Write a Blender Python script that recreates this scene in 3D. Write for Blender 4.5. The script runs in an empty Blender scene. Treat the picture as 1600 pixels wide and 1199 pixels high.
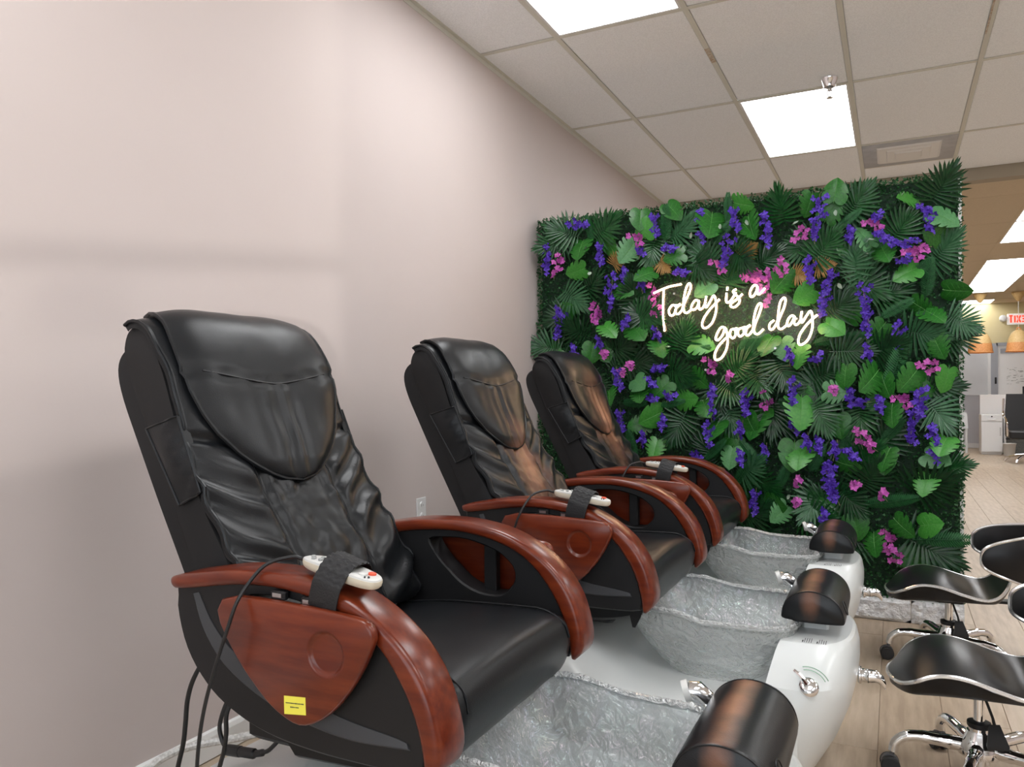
import bpy, bmesh, math, random
import numpy as np
from math import sin, cos, pi, radians, sqrt, hypot, atan2
from mathutils import Vector, Matrix, noise
random.seed(7)
SC = bpy.context.scene
COL = SC.collection

# ------------------------------------------------------------------ camera
YAW, ROLL, CAMH = .461307, -.006517, 1.09
cam_data = bpy.data.cameras.new('camera'); cam = bpy.data.objects.new('camera', cam_data); COL.objects.link(cam)
cam_data.sensor_width = 36; cam_data.lens = 1199.66 / 1600 * 36; cam_data.shift_y = 14.265 / 1600
cam_data.clip_start = .02; cam_data.clip_end = 200
cam.matrix_world = Matrix.Translation((0, 0, CAMH)) @ Matrix.Rotation(YAW, 4, 'Z') @ Matrix.Rotation(pi / 2, 4, 'X') @ Matrix.Rotation(ROLL, 4, 'Z')
SC.camera = cam
# ------------------------------------------------------------------ world, exposure
world = bpy.data.worlds.new('world'); SC.world = world; world.use_nodes = True
world.node_tree.nodes['Background'].inputs[0].default_value = (.88, .94, 1.0, 1)
world.node_tree.nodes['Background'].inputs[1].default_value = 2.6
SC.view_settings.view_transform = 'Standard'; SC.view_settings.look = 'None'
SC.view_settings.gamma = 1; SC.view_settings.use_curve_mapping = False
SC.view_settings.exposure = 0.18
PANEL_EMIT = 8.5          # ceiling light panels
# sunlight thrown up through the shop window by what is parked outside; it lies faintly on the left wall
sun_d = bpy.data.lights.new('window_daylight', 'SUN'); sun = bpy.data.objects.new('window_daylight', sun_d); COL.objects.link(sun)
sun_d.energy = .70; sun_d.angle = radians(.7); sun_d.color = (1, .97, .93)
sun.rotation_euler = Vector((-.62, .78, .098)).to_track_quat('-Z', 'Y').to_euler()

# ------------------------------------------------------------------ materials
def mat(name, col, rough=.5, metal=0., spec=.5, coat=0., coat_rough=.1, var=None, vscale=20., vstretch=(1, 1, 1),
        bump=0., bscale=200., bdist=.002, emit=None, estr=0., trans=0., ior=1.45, alpha=1., sheen=0., detail=4., sss=0., warm_sheen=None, coords='Object'):
    m = bpy.data.materials.new(name); m.use_nodes = True
    nt = m.node_tree; N = nt.nodes; L = nt.links; b = N['Principled BSDF']
    def setv(k, v):
        if k in b.inputs: b.inputs[k].default_value = v
    setv('Base Color', (*col, 1)); setv('Roughness', rough); setv('Metallic', metal); setv('Specular IOR Level', spec)
    setv('Coat Weight', coat); setv('Coat Roughness', coat_rough); setv('Transmission Weight', trans); setv('IOR', ior); setv('Alpha', alpha); setv('Sheen Weight', sheen)
    if sss: setv('Subsurface Weight', sss); b.inputs['Subsurface Radius'].default_value = (.02, .02, .01)
    if emit: setv('Emission Color', (*emit, 1)); setv('Emission Strength', estr)
    if var or bump or warm_sheen:
        tc = N.new('ShaderNodeTexCoord')
    if var:
        mp = N.new('ShaderNodeMapping'); mp.inputs['Scale'].default_value = vstretch
        nz = N.new('ShaderNodeTexNoise'); nz.inputs['Scale'].default_value = vscale; nz.inputs['Detail'].default_value = detail
        rp = N.new('ShaderNodeValToRGB'); rp.color_ramp.elements[0].color = (*col, 1); rp.color_ramp.elements[1].color = (*var, 1)
        rp.color_ramp.elements[0].position = .35; rp.color_ramp.elements[1].position = .68
        L.new(tc.outputs[coords], mp.inputs[0]); L.new(mp.outputs[0], nz.inputs['Vector']); L.new(nz.outputs[0], rp.inputs[0]); L.new(rp.outputs[0], b.inputs['Base Color'])
    if bump:
        n2 = N.new('ShaderNodeTexNoise'); n2.inputs['Scale'].default_value = bscale; n2.inputs['Detail'].default_value = 3
        bp = N.new('ShaderNodeBump'); bp.inputs['Strength'].default_value = bump; bp.inputs['Distance'].default_value = bdist
        L.new(tc.outputs[coords], n2.inputs['Vector']); L.new(n2.outputs[0], bp.inputs['Height']); L.new(bp.outputs[0], b.inputs['Normal'])
    if warm_sheen:   # warm reflection painted into the leather colour: (centre, radii, colour, threshold) blotch in the part's own coordinates
        c, r, wc, th = warm_sheen
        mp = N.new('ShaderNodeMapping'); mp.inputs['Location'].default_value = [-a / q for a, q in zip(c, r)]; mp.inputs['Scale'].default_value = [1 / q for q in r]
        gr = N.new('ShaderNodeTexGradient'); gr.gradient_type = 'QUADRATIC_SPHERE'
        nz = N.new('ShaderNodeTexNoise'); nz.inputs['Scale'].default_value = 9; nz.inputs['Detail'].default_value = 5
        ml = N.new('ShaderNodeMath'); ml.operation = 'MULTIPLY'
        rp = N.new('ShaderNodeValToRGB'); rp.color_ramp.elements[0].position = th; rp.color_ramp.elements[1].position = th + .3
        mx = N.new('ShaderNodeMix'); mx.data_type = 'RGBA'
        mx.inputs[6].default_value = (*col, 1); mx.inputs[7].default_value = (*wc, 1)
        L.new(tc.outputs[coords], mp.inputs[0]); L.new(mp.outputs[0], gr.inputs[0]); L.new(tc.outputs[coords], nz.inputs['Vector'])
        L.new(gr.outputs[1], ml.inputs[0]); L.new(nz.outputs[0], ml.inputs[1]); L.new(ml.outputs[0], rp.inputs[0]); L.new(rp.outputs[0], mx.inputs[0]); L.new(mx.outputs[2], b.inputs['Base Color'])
    return m

def clear_mat(name, tint, clear, rough, bscale, bump, bdist, film=None):
    """clear textured plastic: see-through, with a glossy wavy skin"""
    m = bpy.data.materials.new(name); m.use_nodes = True
    nt = m.node_tree; N = nt.nodes; L = nt.links; N.remove(N['Principled BSDF']); out = N['Material Output']
    tr = N.new('ShaderNodeBsdfTransparent'); tr.inputs[0].default_value = (.96, .98, .98, 1)
    gl = N.new('ShaderNodeBsdfPrincipled'); gl.inputs['Base Color'].default_value = (*tint, 1); gl.inputs['Roughness'].default_value = rough; gl.inputs['Specular IOR Level'].default_value = .8
    tc = N.new('ShaderNodeTexCoord'); nz = N.new('ShaderNodeTexNoise'); nz.inputs['Scale'].default_value = bscale; nz.inputs['Detail'].default_value = 2; nz.inputs['Distortion'].default_value = .8
    bp = N.new('ShaderNodeBump'); bp.inputs['Strength'].default_value = bump; bp.inputs['Distance'].default_value = bdist
    L.new(tc.outputs['Object'], nz.inputs['Vector']); L.new(nz.outputs[0], bp.inputs['Height']); L.new(bp.outputs[0], gl.inputs['Normal'])
    b2 = N.new('ShaderNodeBump'); b2.inputs['Strength'].default_value = bump; b2.inputs['Distance'].default_value = bdist * 3.2
    L.new(nz.outputs[0], b2.inputs['Height']); L.new(b2.outputs[0], gl.inputs['Coat Normal']); gl.inputs['Coat Weight'].default_value = 1; gl.inputs['Coat IOR'].default_value = 1.75; gl.inputs['Coat Roughness'].default_value = rough
    if film:   # thin-film colours of the plastic, in patches
        gl.inputs['Thin Film Thickness'].default_value = film; gl.inputs['Thin Film IOR'].default_value = 1.6
        n3 = N.new('ShaderNodeTexNoise'); n3.inputs['Scale'].default_value = 5; n3.inputs['Detail'].default_value = 4
        r3 = N.new('ShaderNodeMapRange'); r3.inputs[1].default_value = .3; r3.inputs[2].default_value = .7; r3.inputs[3].default_value = 150; r3.inputs[4].default_value = 700
        L.new(tc.outputs['Object'], n3.inputs['Vector']); L.new(n3.outputs[0], r3.inputs[0]); L.new(r3.outputs[0], gl.inputs['Thin Film Thickness'])
    mx = N.new('ShaderNodeMixShader'); mx.inputs[0].default_value = 1 - clear
    L.new(tr.outputs[0], mx.inputs[1]); L.new(gl.outputs[0], mx.inputs[2]); L.new(mx.outputs[0], out.inputs[0])
    return m

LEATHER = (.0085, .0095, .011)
WARM_SHEEN = (.27, .125, .075)  # warm neon reflection on the black leather, put in as brown colour
MT = dict(
    wall=mat('wall_paint', (.585, .515, .495), .8, spec=.15, var=(.595, .525, .505), vscale=3, bump=.12, bscale=160, bdist=.001),
    tile=mat('ceiling_tile', (.95, .975, 1.0), .9, spec=.1, var=(.84, .865, .89), vscale=170, detail=2, bump=.35, bscale=220, bdist=.002),
    tile_shade=mat('shade_toned_ceiling_tile', (.62, .52, .38), .9, spec=.1, var=(.57, .475, .345), vscale=120, bump=.2, bscale=200),  # same tiles as the white ceiling, their shade put in as tan
    tbar=mat('grid_metal', (.66, .655, .59), .5, spec=.3), tbar_rust=mat('rusty_grid_metal', (.42, .30, .20), .8, var=(.62, .58, .50), vscale=60),
    bulk=mat('bulkhead_paint', (.36, .31, .24), .8), panel=mat('lit_diffuser', (.9, .9, .9), .4, emit=(.97, .985, 1.0), estr=PANEL_EMIT),
    frame=mat('white_enamel', (.75, .75, .74), .4), vent=mat('dusty_vent_metal', (.40, .41, .43), .6, var=(.47, .48, .50), vscale=12),
    plank=mat('oak_plank', (.37, .285, .205), .42, spec=.35, var=(.50, .40, .30), vscale=4, vstretch=(9, 1.1, 1), detail=8, bump=.05, bscale=60),
    plank2=mat('oak_plank_pale', (.50, .405, .31), .42, spec=.35, var=(.40, .315, .23), vscale=4, vstretch=(9, 1.1, 1), detail=8, bump=.05, bscale=60),
    joint=mat('floor_underlay', (.34, .27, .20), .7), base=mat('baseboard_paint', (.78, .78, .77), .45),
    wood=mat('cherry_wood', (.100, .013, .0045), .28, coat=.3, coat_rough=.18, var=(.170, .028, .008), vscale=7, vstretch=(1.2, 9, 9), detail=7, spec=.4),
    plastic=mat('black_moulded_plastic', (.009, .009, .010), .5, bump=.25, bscale=900, bdist=.0008, spec=.4),
    plastic_grey=mat('grey_moulded_plastic', (.045, .047, .052), .5, bump=.25, bscale=900, bdist=.0008),
    leather=mat('black_leather', LEATHER, .33, bump=.22, bscale=420, bdist=.0012, spec=.34),
    leather_sa=mat('warm_sheen_leather_a', LEATHER, .33, spec=.34, bump=.22, bscale=420, bdist=.0012, warm_sheen=((-.32, .03, .42), (.5, .24, .40), WARM_SHEEN, .10)),
    leather_sb=mat('warm_sheen_leather_b', LEATHER, .33, spec=.34, bump=.22, bscale=420, bdist=.0012, warm_sheen=((-.36, .02, .55), (.5, .26, .50), WARM_SHEEN, .08)),
    pad=mat('footrest_leather', LEATHER, .30, spec=.4, bump=.25, bscale=380, bdist=.0012, warm_sheen=((-.012, 0, .11), (.06, .6, .16), WARM_SHEEN, .10)),
    cloth=mat('black_back_cloth', (.011, .011, .012), .6, bump=.15, bscale=700, bdist=.001, spec=.35),
    elastic=mat('black_elastic', (.012, .012, .013), .55, bump=.5, bscale=250), black=mat('matt_black', (.008, .008, .009), .5),
    cream_plastic=mat('cream_plastic', (.66, .60, .48), .4), silver=mat('silver_plastic', (.62, .62, .60), .35),
    red=mat('red_button', (.75, .09, .04), .4), greyb=mat('grey_button', (.33, .34, .33), .5), yellow=mat('yellow_sticker', (.86, .78, .09), .6), ink=mat('dark_ink', (.05, .05, .05), .7),
    green_ink=mat('green_ink', (.25, .42, .30), .6), teal=mat('teal_ink', (.10, .42, .45), .6),
    usb=mat('steel_port', (.55, .55, .56), .3, metal=1.), cord=mat('black_rubber_cord', (.014, .014, .015), .42),
    tub=mat('white_gelcoat', (.66, .685, .68), .28, coat=.3, coat_rough=.15, spec=.5), tub_aged=mat('aged_gelcoat', (.70, .74, .66), .3),
    bowl=clear_mat('crystal_bowl_plastic', (.44, .46, .455), .50, .05, 38, 1., .012),
    film=clear_mat('liner_film', (.42, .44, .45), .54, .05, 36, 1., .011, film=400),
    hem=clear_mat('liner_hem_film', (.80, .82, .82), .22, .06, 110, 1., .03),
    chrome=mat('chrome', (.86, .86, .87), .06, metal=1.), steel=mat('brushed_steel', (.55, .54, .53), .3, metal=1.), hose=mat('braided_hose', (.72, .71, .69), .45, var=(.45, .44, .42), vscale=140),
    stool=mat('stool_vinyl', (.008, .008, .009), .32, spec=.35, bump=.12, bscale=420, bdist=.001), trim=mat('silver_piping', (.72, .72, .72), .22, metal=.85),
    caster=mat('caster_rubber', (.02, .02, .021), .5), hood=mat('caster_hood', (.10, .10, .105), .4),
    stone=mat('white_ledgestone', (.86, .86, .86), .85, var=(.58, .58, .60), vscale=22, detail=8, bump=1., bscale=38, bdist=.02),
    hedge=mat('boxwood', (.008, .055, .016), .42, var=(.03, .13, .035), vscale=60, spec=.4), hedge_back=mat('hedge_mat', (.006, .026, .010), .8),
    fan=mat('fan_palm_leaf', (.006, .048, .012), .26, var=(.014, .092, .020), vscale=8, spec=.4), fan2=mat('fan_palm_dark', (.005, .028, .009), .26, var=(.009, .056, .015), vscale=8, spec=.4),
    fan3=mat('fan_palm_sage', (.035, .12, .05), .26, var=(.018, .08, .03), vscale=10, spec=.45), gold=mat('gold_frond', (.34, .19, .055), .35, var=(.22, .12, .03), vscale=20),
    mon=mat('monstera_leaf', (.012, .095, .012), .34, var=(.025, .16, .018), vscale=14), mon2=mat('monstera_light', (.030, .19, .022), .36, var=(.06, .25, .035), vscale=14),
    mon3=mat('monstera_pale', (.055, .19, .065), .40, var=(.09, .24, .095), vscale=14), vein=mat('leaf_vein', (.09, .28, .06), .45),
    fern=mat('fern_leaf', (.009, .07, .02), .4, var=(.018, .11, .03), vscale=14, spec=.3), pale=mat('pale_leaf_back', (.40, .50, .40), .5),
    violet=mat('violet_petal', (.055, .016, .30), .5, var=(.12, .045, .56), vscale=30, sss=.1), pink=mat('orchid_petal', (.34, .04, .30), .5, var=(.60, .14, .48), vscale=30),
    stem=mat('thin_stem', (.13, .22, .05), .5), wire=mat('vine_stem', (.20, .17, .10), .6),
    neon=mat('lit_neon_tube', (1, .8, .6), .4, emit=(1, .67, .42), estr=13.), acrylic=clear_mat('clear_acrylic', (.10, .09, .07), .93, .04, 3, .0, .001),
    cream=mat('cream_wall_paint', (.56, .47, .25), .8, var=(.62, .53, .31), vscale=2.5), greywall=mat('grey_frosted_glass', (.40, .40, .43), .25, spec=.5), whitepane=mat('white_frosted_glass', (.80, .80, .80), .25),
    lgrey=mat('light_grey_glass', (.62, .63, .65), .15, var=(.55, .56, .58), vscale=2), alu=mat('grey_aluminium', (.33, .34, .37), .4, metal=.3), white=mat('white_laminate', (.74, .74, .74), .4),
    wicker=mat('orange_wicker', (.50, .20, .06), .6, var=(.66, .32, .12), vscale=60), wicker2=mat('tan_wicker', (.50, .33, .13), .6, var=(.60, .42, .2), vscale=60), bulb=mat('lit_bulb', (1, .8, .5), .4, emit=(1, .62, .25), estr=14),
    exit_red=mat('red_exit_letters', (.9, .05, .03), .4, emit=(1, .06, .03), estr=1.2), exit_white=mat('exit_sign_case', (.82, .82, .80), .5, emit=(1, .98, .95), estr=.25),
    clearacr=clear_mat('clear_plastic_stand', (.85, .87, .9), .35, .1, 4, .1, .002), bin=mat('galvanised_bin', (.55, .55, .54), .4, metal=.4), granite=mat('dark_salon_counter', (.08, .085, .08), .4, var=(.16, .16, .15), vscale=40),
)

# ------------------------------------------------------------------ mesh helpers
class MB:
    def __init__(s): s.v = []; s.f = []; s.mi = []; s.cur = 0
    def add(s, vs, fs):
        o = len(s.v); s.v += [tuple(p) for p in vs]; s.f += [tuple(i + o for i in f) for f in fs]; s.mi += [s.cur] * len(fs); return o
    def box(s, x0, x1, y0, y1, z0, z1):
        s.add([(x0, y0, z0), (x1, y0, z0), (x1, y1, z0), (x0, y1, z0), (x0, y0, z1), (x1, y0, z1), (x1, y1, z1), (x0, y1, z1)],
              [(0, 3, 2, 1), (4, 5, 6, 7), (0, 1, 5, 4), (1, 2, 6, 5), (2, 3, 7, 6), (3, 0, 4, 7)])
    def bbox(s, x0, x1, y0, y1, z0, z1, b=.006):
        """box with chamfered edges"""
        rings = []
        for z, i in ((z0, b), (z0 + b, 0), (z1 - b, 0), (z1, b)):
            rings.append([(x0 + i + b, y0 + i, z), (x1 - i - b, y0 + i, z), (x1 - i, y0 + i + b, z), (x1 - i, y1 - i - b, z), (x1 - i - b, y1 - i, z), (x0 + i + b, y1 - i, z), (x0 + i, y1 - i - b, z), (x0 + i, y0 + i + b, z)])
        s.loft(rings)
    def loft(s, rings, closed=True, cap=(True, True)):
        n = len(rings[0]); vs = [p for r in rings for p in r]; fs = []
        for k in range(len(rings) - 1):
            for i in range(n if closed else n - 1):
                j = (i + 1) % n; fs.append((k * n + i, k * n + j, (k + 1) * n + j, (k + 1) * n + i))
        if closed and cap[0]: fs.append(tuple(reversed(range(n))))
        if closed and cap[1]: fs.append(tuple((len(rings) - 1) * n + i for i in range(n)))
        s.add(vs, fs)
    def grid(s, P):
        s.loft(P, closed=False)
    def tube(s, pts, r, n=8, closed=False):
        pts = [Vector(p) for p in pts]; N = len(pts); rr = r if hasattr(r, '__len__') else [r] * N
        T = []
        for i in range(N):
            a = pts[(i - 1) % N] if (i or closed) else pts[0]; b = pts[(i + 1) % N] if (i < N - 1 or closed) else pts[-1]
            T.append((b - a).normalized() if (b - a).length > 1e-9 else Vector((0, 0, 1)))
        up = Vector((0, 0, 1)) if abs(T[0].z) < .9 else Vector((1, 0, 0)); u = T[0].cross(up).normalized(); rings = []
        for i in range(N):
            u = (u - T[i] * u.dot(T[i])).normalized(); w = T[i].cross(u)
            rings.append([pts[i] + (u * cos(2 * pi * k / n) + w * sin(2 * pi * k / n)) * rr[i] for k in range(n)])
        if closed: rings.append(rings[0]); s.loft(rings, cap=(False, False))
        else: s.loft(rings)
    def lathe(s, prof, c=(0, 0, 0), n=24, axis='z', cap=(True, True)):
        rings = []
        for r, h in prof:
            ring = []
            for k in range(n):
                a = 2 * pi * k / n
                if axis == 'z': p = (c[0] + r * cos(a), c[1] + r * sin(a), c[2] + h)
                elif axis == 'x': p = (c[0] + h, c[1] + r * cos(a), c[2] + r * sin(a))
                else: p = (c[0] + r * sin(a), c[1] + h, c[2] + r * cos(a))
                ring.append(p)
            rings.append(ring)
        s.loft(rings, cap=cap)
    def build(s, name, m, parent=None, loc=None, smooth=40, off=None):
        me = bpy.data.meshes.new(name)
        v = s.v if off is None else [(p[0] - off[0], p[1] - off[1], p[2] - off[2]) for p in s.v]
        me.from_pydata(v, [], s.f); ms = m if isinstance(m, (list, tuple)) else [m]
        for q in ms: me.materials.append(MT[q] if isinstance(q, str) else q)
        if len(ms) > 1: me.polygons.foreach_set('material_index', s.mi)
        bm = bmesh.new(); bm.from_mesh(me); bmesh.ops.recalc_face_normals(bm, faces=bm.faces) if smooth != 0 and len(s.f) < 60000 else None; bm.to_mesh(me); bm.free()
        if smooth:
            me.shade_smooth(); me.set_sharp_from_angle(angle=radians(smooth))
        me.validate()
        o = bpy.data.objects.new(name, me); COL.objects.link(o)
        if parent: o.parent = parent
        if loc: o.location = loc
        return o
def tag(o, label=None, cat=None, group=None, kind=None):
    for k, v in (('label', label), ('category', cat), ('group', group), ('kind', kind)):
        if v: o[k] = v
    return o
def empty(name, loc=(0, 0, 0), rz=0):
    o = bpy.data.objects.new(name, None); COL.objects.link(o); o.location = loc; o.rotation_euler = (0, 0, rz); o.empty_display_size = .1; return o
def copy_tree(o, parent=None):
    c = o.copy(); COL.objects.link(c); c.parent = parent
    for ch in list(o.children): copy_tree(ch, c)
    return c
def spl(pts, n=6, closed=False):
    """Catmull-Rom resample"""
    P = [Vector(p) for p in pts]; N = len(P); out = []
    for i in range(N if closed else N - 1):
        p0 = P[(i - 1) % N] if (closed or i) else P[0] * 2 - P[1]; p1 = P[i]; p2 = P[(i + 1) % N]; p3 = P[(i + 2) % N] if (closed or i < N - 2) else P[-1] * 2 - P[-2]
        for k in range(n):
            t = k / n; out.append(.5 * ((2 * p1) + (p2 - p0) * t + (2 * p0 - 5 * p1 + 4 * p2 - p3) * t * t + (3 * p1 - p0 - 3 * p2 + p3) * t ** 3))
    if not closed: out.append(P[-1])
    return out
def even(pts, n):
    P = [Vector(p) for p in pts]; d = [0]
    for a, b in zip(P, P[1:]): d.append(d[-1] + (b - a).length)
    out = []; j = 0
    for k in range(n):
        s = d[-1] * k / (n - 1)
        while j < len(P) - 2 and d[j + 1] < s: j += 1
        t = (s - d[j]) / max(1e-9, d[j + 1] - d[j]); out.append(P[j].lerp(P[j + 1], min(1, max(0, t))))
    return out
def raycast2(poly, c, a):
    """distance from c along angle a to the closed polygon"""
    dx, dy = cos(a), sin(a); best = 0
    for i in range(len(poly)):
        x1, y1 = poly[i][0] - c[0], poly[i][1] - c[1]; x2, y2 = poly[(i + 1) % len(poly)][0] - c[0], poly[(i + 1) % len(poly)][1] - c[1]
        ex, ey = x2 - x1, y2 - y1; den = dx * ey - dy * ex
        if abs(den) < 1e-12: continue
        t = (x1 * ey - y1 * ex) / den; s = (x1 * dy - y1 * dx) / den
        if t > 0 and -1e-6 <= s <= 1 + 1e-6: best = max(best, t)
    return best
def sstep(a, b, x):
    t = min(1, max(0, (x - a) / (b - a))); return t * t * (3 - 2 * t)
LEAF = {
 'F': [(-1581,1962,-1757,2034),(-1458,1935,-1299,2047),(-1042,1895,-903,1997),(-1139,1912,-1170,1753),(-841,1712,-897,1846),(-1542,1636,-1435,1751),(-1658,1659,-1534,1558),(-1225,1549,-1247,1639),(-1142,1478,-1240,1520),(-955,1779,-828,1676),(-729,1802,-655,1733),(-1656,1946,-1758,1909),(167,1963,261,2111),(-198,1936,-82,2076),(-479,1938,-512,2095),(-3,1784,77,1906),(-337,1729,-238,1841),(-91,1618,-148,1678),(-73,1506,51,1581),(165,1681,230,1755),(-286,1447,-155,1546),(-213,1641,-161,1722),(-635,1702,-535,1768),(-1535,1407,-1651,1466),(-1398,1304,-1257,1359),(-1144,1201,-1113,1295),(-1009,1314,-957,1450),(-982,966,-1049,820),(-747,1179,-665,1234),(-803,1123,-700,1066),(-1069,1207,-988,1183),(-1241,1500,-1164,1481),(-783,1024,-735,919),(-1702,1336,-1762,1346),(228,1423,308,1373),(221,1297,279,1328),(55,1364,157,1339),(-87,1258,-12,1291),(-354,1137,-268,1185),(-518,1241,-470,1138),(-254,1277,-202,1276),(-146,1022,-140,917),(-540,1036,-541,875),(-348,1029,-309,951),(-638,1192,-596,1125),(-167,728,-115,778),(183,727,299,752),(138,1036,167,996),(-647,667,-545,598),(-688,655,-605,733),(-125,629,-61,752),(-320,589,-369,514),(-245,613,-171,547),(79,620,290,726),(60,394,279,298),(-669,421,-607,479),(-408,481,-321,476)],
 'M': [(-1544,1934,-1553,1804),(-1407,1921,-1344,1832),(-1242,1890,-1313,1785),(-830,2008,-831,1852),(-1060,2077,-1009,2014),(-719,2045,-665,2025),(-672,1935,-619,1860),(-1203,2057,-1204,1961),(-1345,1645,-1244,1616),(-1529,1772,-1611,1755),(-833,1647,-904,1601),(-974,1808,-1070,1787),(-1137,1726,-1175,1707),(-1181,1914,-1177,1943),(-653,1969,-618,1847),(-348,2043,-375,1961),(-249,1996,-235,2086),(107,1961,4,1980),(166,1894,264,1830),(-198,1779,-160,1706),(-47,1765,-10,1666),(99,1651,26,1615),(211,1542,297,1530),(80,1496,163,1438),(-445,1686,-528,1576),(-344,1578,-432,1519),(-90,1769,-115,1807),(-289,1915,-249,1982),(224,1781,130,1810),(-1410,1455,-1339,1392),(-1253,1440,-1162,1355),(-1483,1351,-1499,1276),(-1117,1354,-1095,1316),(-934,1340,-821,1315),(-1247,1158,-1194,1120),(-1225,1113,-1195,1024),(-1059,1141,-1134,1068),(-1105,980,-1218,920),(-1388,1099,-1349,1009),(-886,1039,-851,982),(-809,932,-852,818),(-1128,833,-1144,745),(-734,800,-748,694),(-665,969,-625,886),(-935,1182,-885,1139),(-1016,1039,-929,1053),(-202,1205,-209,1121),(-62,1181,-151,1064),(96,1178,23,1084),(226,1183,202,1090),(-294,1086,-209,1079),(-8,1023,-8,940),(-242,966,-230,881),(-401,1058,-402,893),(-595,992,-653,851),(-436,834,-444,697),(-21,816,-40,761),(213,876,189,822),(130,794,200,769),(163,1332,197,1250),(-36,1401,-80,1348),(-292,1420,-240,1382),(-188,1422,-175,1457),(134,1454,169,1425),(-544,1359,-565,1315),(-399,1303,-413,1246),(-495,1342,-482,1291),(-50,1154,-38,1119),(-243,747,-166,729),(-405,813,-425,688),(-171,488,-153,379),(-90,414,-81,325),(0,490,52,444),(104,468,188,493),(-475,520,-505,487),(-565,535,-485,519),(-43,802,-43,723),(139,702,130,672)],
 'R': [(-1079,1892,-1063,2051),(-756,1953,-749,2050),(-826,1853,-735,1943),(-1491,1915,-1498,2000),(134,1521,153,1668),(-251,1857,-211,1888),(51,1594,81,1619),(-1033,1104,-931,1139),(-1321,1031,-1244,1031),(-1115,1017,-1033,1031),(-1253,741,-1284,852),(-876,738,-777,833),(-973,1263,-894,1296),(-701,842,-627,760),(-705,1277,-664,1331),(-26,1071,37,1296),(-52,843,22,933),(-659,1267,-609,1347),(-346,1323,-241,1341),(-234,1347,-112,1350),(-344,700,-336,793),(-677,828,-599,712),(-49,1437,1,1462),(-525,589,-465,727),(-368,700,-319,794),(-125,549,70,590),(-730,610,-678,688),(86,397,296,418)],
 'P': [(-1618,2022,-1503,2002),(-1129,2030,-1119,1897),(-882,2024,-876,1853),(-716,2012,-703,1913),(-1745,1926,-1746,1778),(-1431,1905,-1432,1784),(-1291,1758,-1291,1691),(-744,1876,-759,1730),(-1361,1741,-1371,1517),(-1671,1571,-1671,1494),(-1079,1843,-1013,1837),(-1199,1706,-1192,1625),(-1021,1715,-963,1710),(-1198,1853,-1206,1825),(-565,1970,-552,1794),(-313,2027,-334,1803),(-178,1865,-178,1809),(112,1936,153,1891),(141,1879,159,1824),(-77,1903,-46,1899),(-71,1826,-15,1787),(-16,1773,105,1762),(-368,1734,-362,1606),(-250,1661,-289,1572),(-289,1572,-310,1482),(-135,1590,-104,1436),(39,1700,57,1671),(-1671,1550,-1681,1404),(-1262,1498,-1293,1426),(-1118,1433,-1111,1382),(-1589,1354,-1581,1308),(-1435,1394,-1435,1334),(-1142,1207,-1083,1221),(-1341,1219,-1319,1106),(-1180,1164,-1128,1127),(-1151,1068,-1136,1032),(-1054,1082,-1062,1053),(-1319,994,-1312,890),(-1084,966,-1092,879),(-1182,878,-1205,803),(-825,1123,-825,1067),(-825,1032,-833,954),(-854,933,-848,834),(-912,775,-912,747),(-661,1094,-668,969),(-682,935,-696,865),(-696,795,-683,733),(-110,1465,-111,1368),(19,1404,18,1288),(-105,1306,-106,1223),(-344,1257,-331,1229),(-452,1303,-452,1231),(-439,1152,-447,1022),(-447,1001,-427,879),(-189,1106,-176,1023),(-189,1030,-100,1037),(-63,1064,-51,1002),(101,1104,76,915),(107,1090,95,956),(76,881,64,840),(159,930,165,789),(-565,825,-573,766),(-663,1096,-671,963),(-373,880,-374,808),(-327,866,-314,789),(-242,847,-255,769),(-210,813,-171,786),(-281,740,-269,705),(-279,747,-280,595),(-298,716,-243,577),(-300,523,-300,472),(-617,598,-633,471)],
 'K': [(-1244,1931,-1198,1883),(-1661,1856,-1695,1758),(-814,1755,-766,1702),(-671,1674,-624,1657),(-1132,1650,-1132,1585),(-1121,1555,-1118,1474),(-1442,1566,-1458,1491),(-435,1834,-374,1849),(-114,1886,-58,1859),(111,1748,147,1744),(51,1733,105,1701),(-652,1662,-609,1645),(-567,1685,-561,1532),(-483,1730,-497,1687),(-1450,1546,-1450,1493),(-1263,1254,-1241,1224),(-845,1258,-824,1201),(-1404,1318,-1396,1295),(-748,1172,-742,1165),(-1318,1218,-1302,1203),(-557,1081,-564,1022),(108,1211,149,1184),(5,1064,47,1037),(-152,905,-133,829),(-102,836,-95,830),(-260,1114,-253,1107),(-423,659,-404,629),(-187,640,-160,661),(-52,617,-44,603),(-419,567,-409,526),(-36,441,-19,384),(-32,353,7,288)],
 'W': [(-1528,1875,-1512,1874),(-1345,1889,-1337,1888),(-1493,1751,-1489,1735),(-990,2036,-975,2031),(-792,1936,-778,1928),(-662,1944,-649,1939),(-940,1887,-933,1894),(22,1977,34,1979),(-248,1949,-197,1902),(-434,1909,-380,1893),(-121,1748,-115,1720),(-4,1704,8,1696),(-237,1597,-211,1588),(-102,1802,-96,1794),(-1067,1329,-1060,1322),(-472,564,-453,575)],
 'G': [(-1110,1777,-1043,1713),(-1363,1783,-1348,1797),(-331,1686,-251,1694),(-439,1665,-392,1647),(-678,1773,-642,1799)],
}
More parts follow.
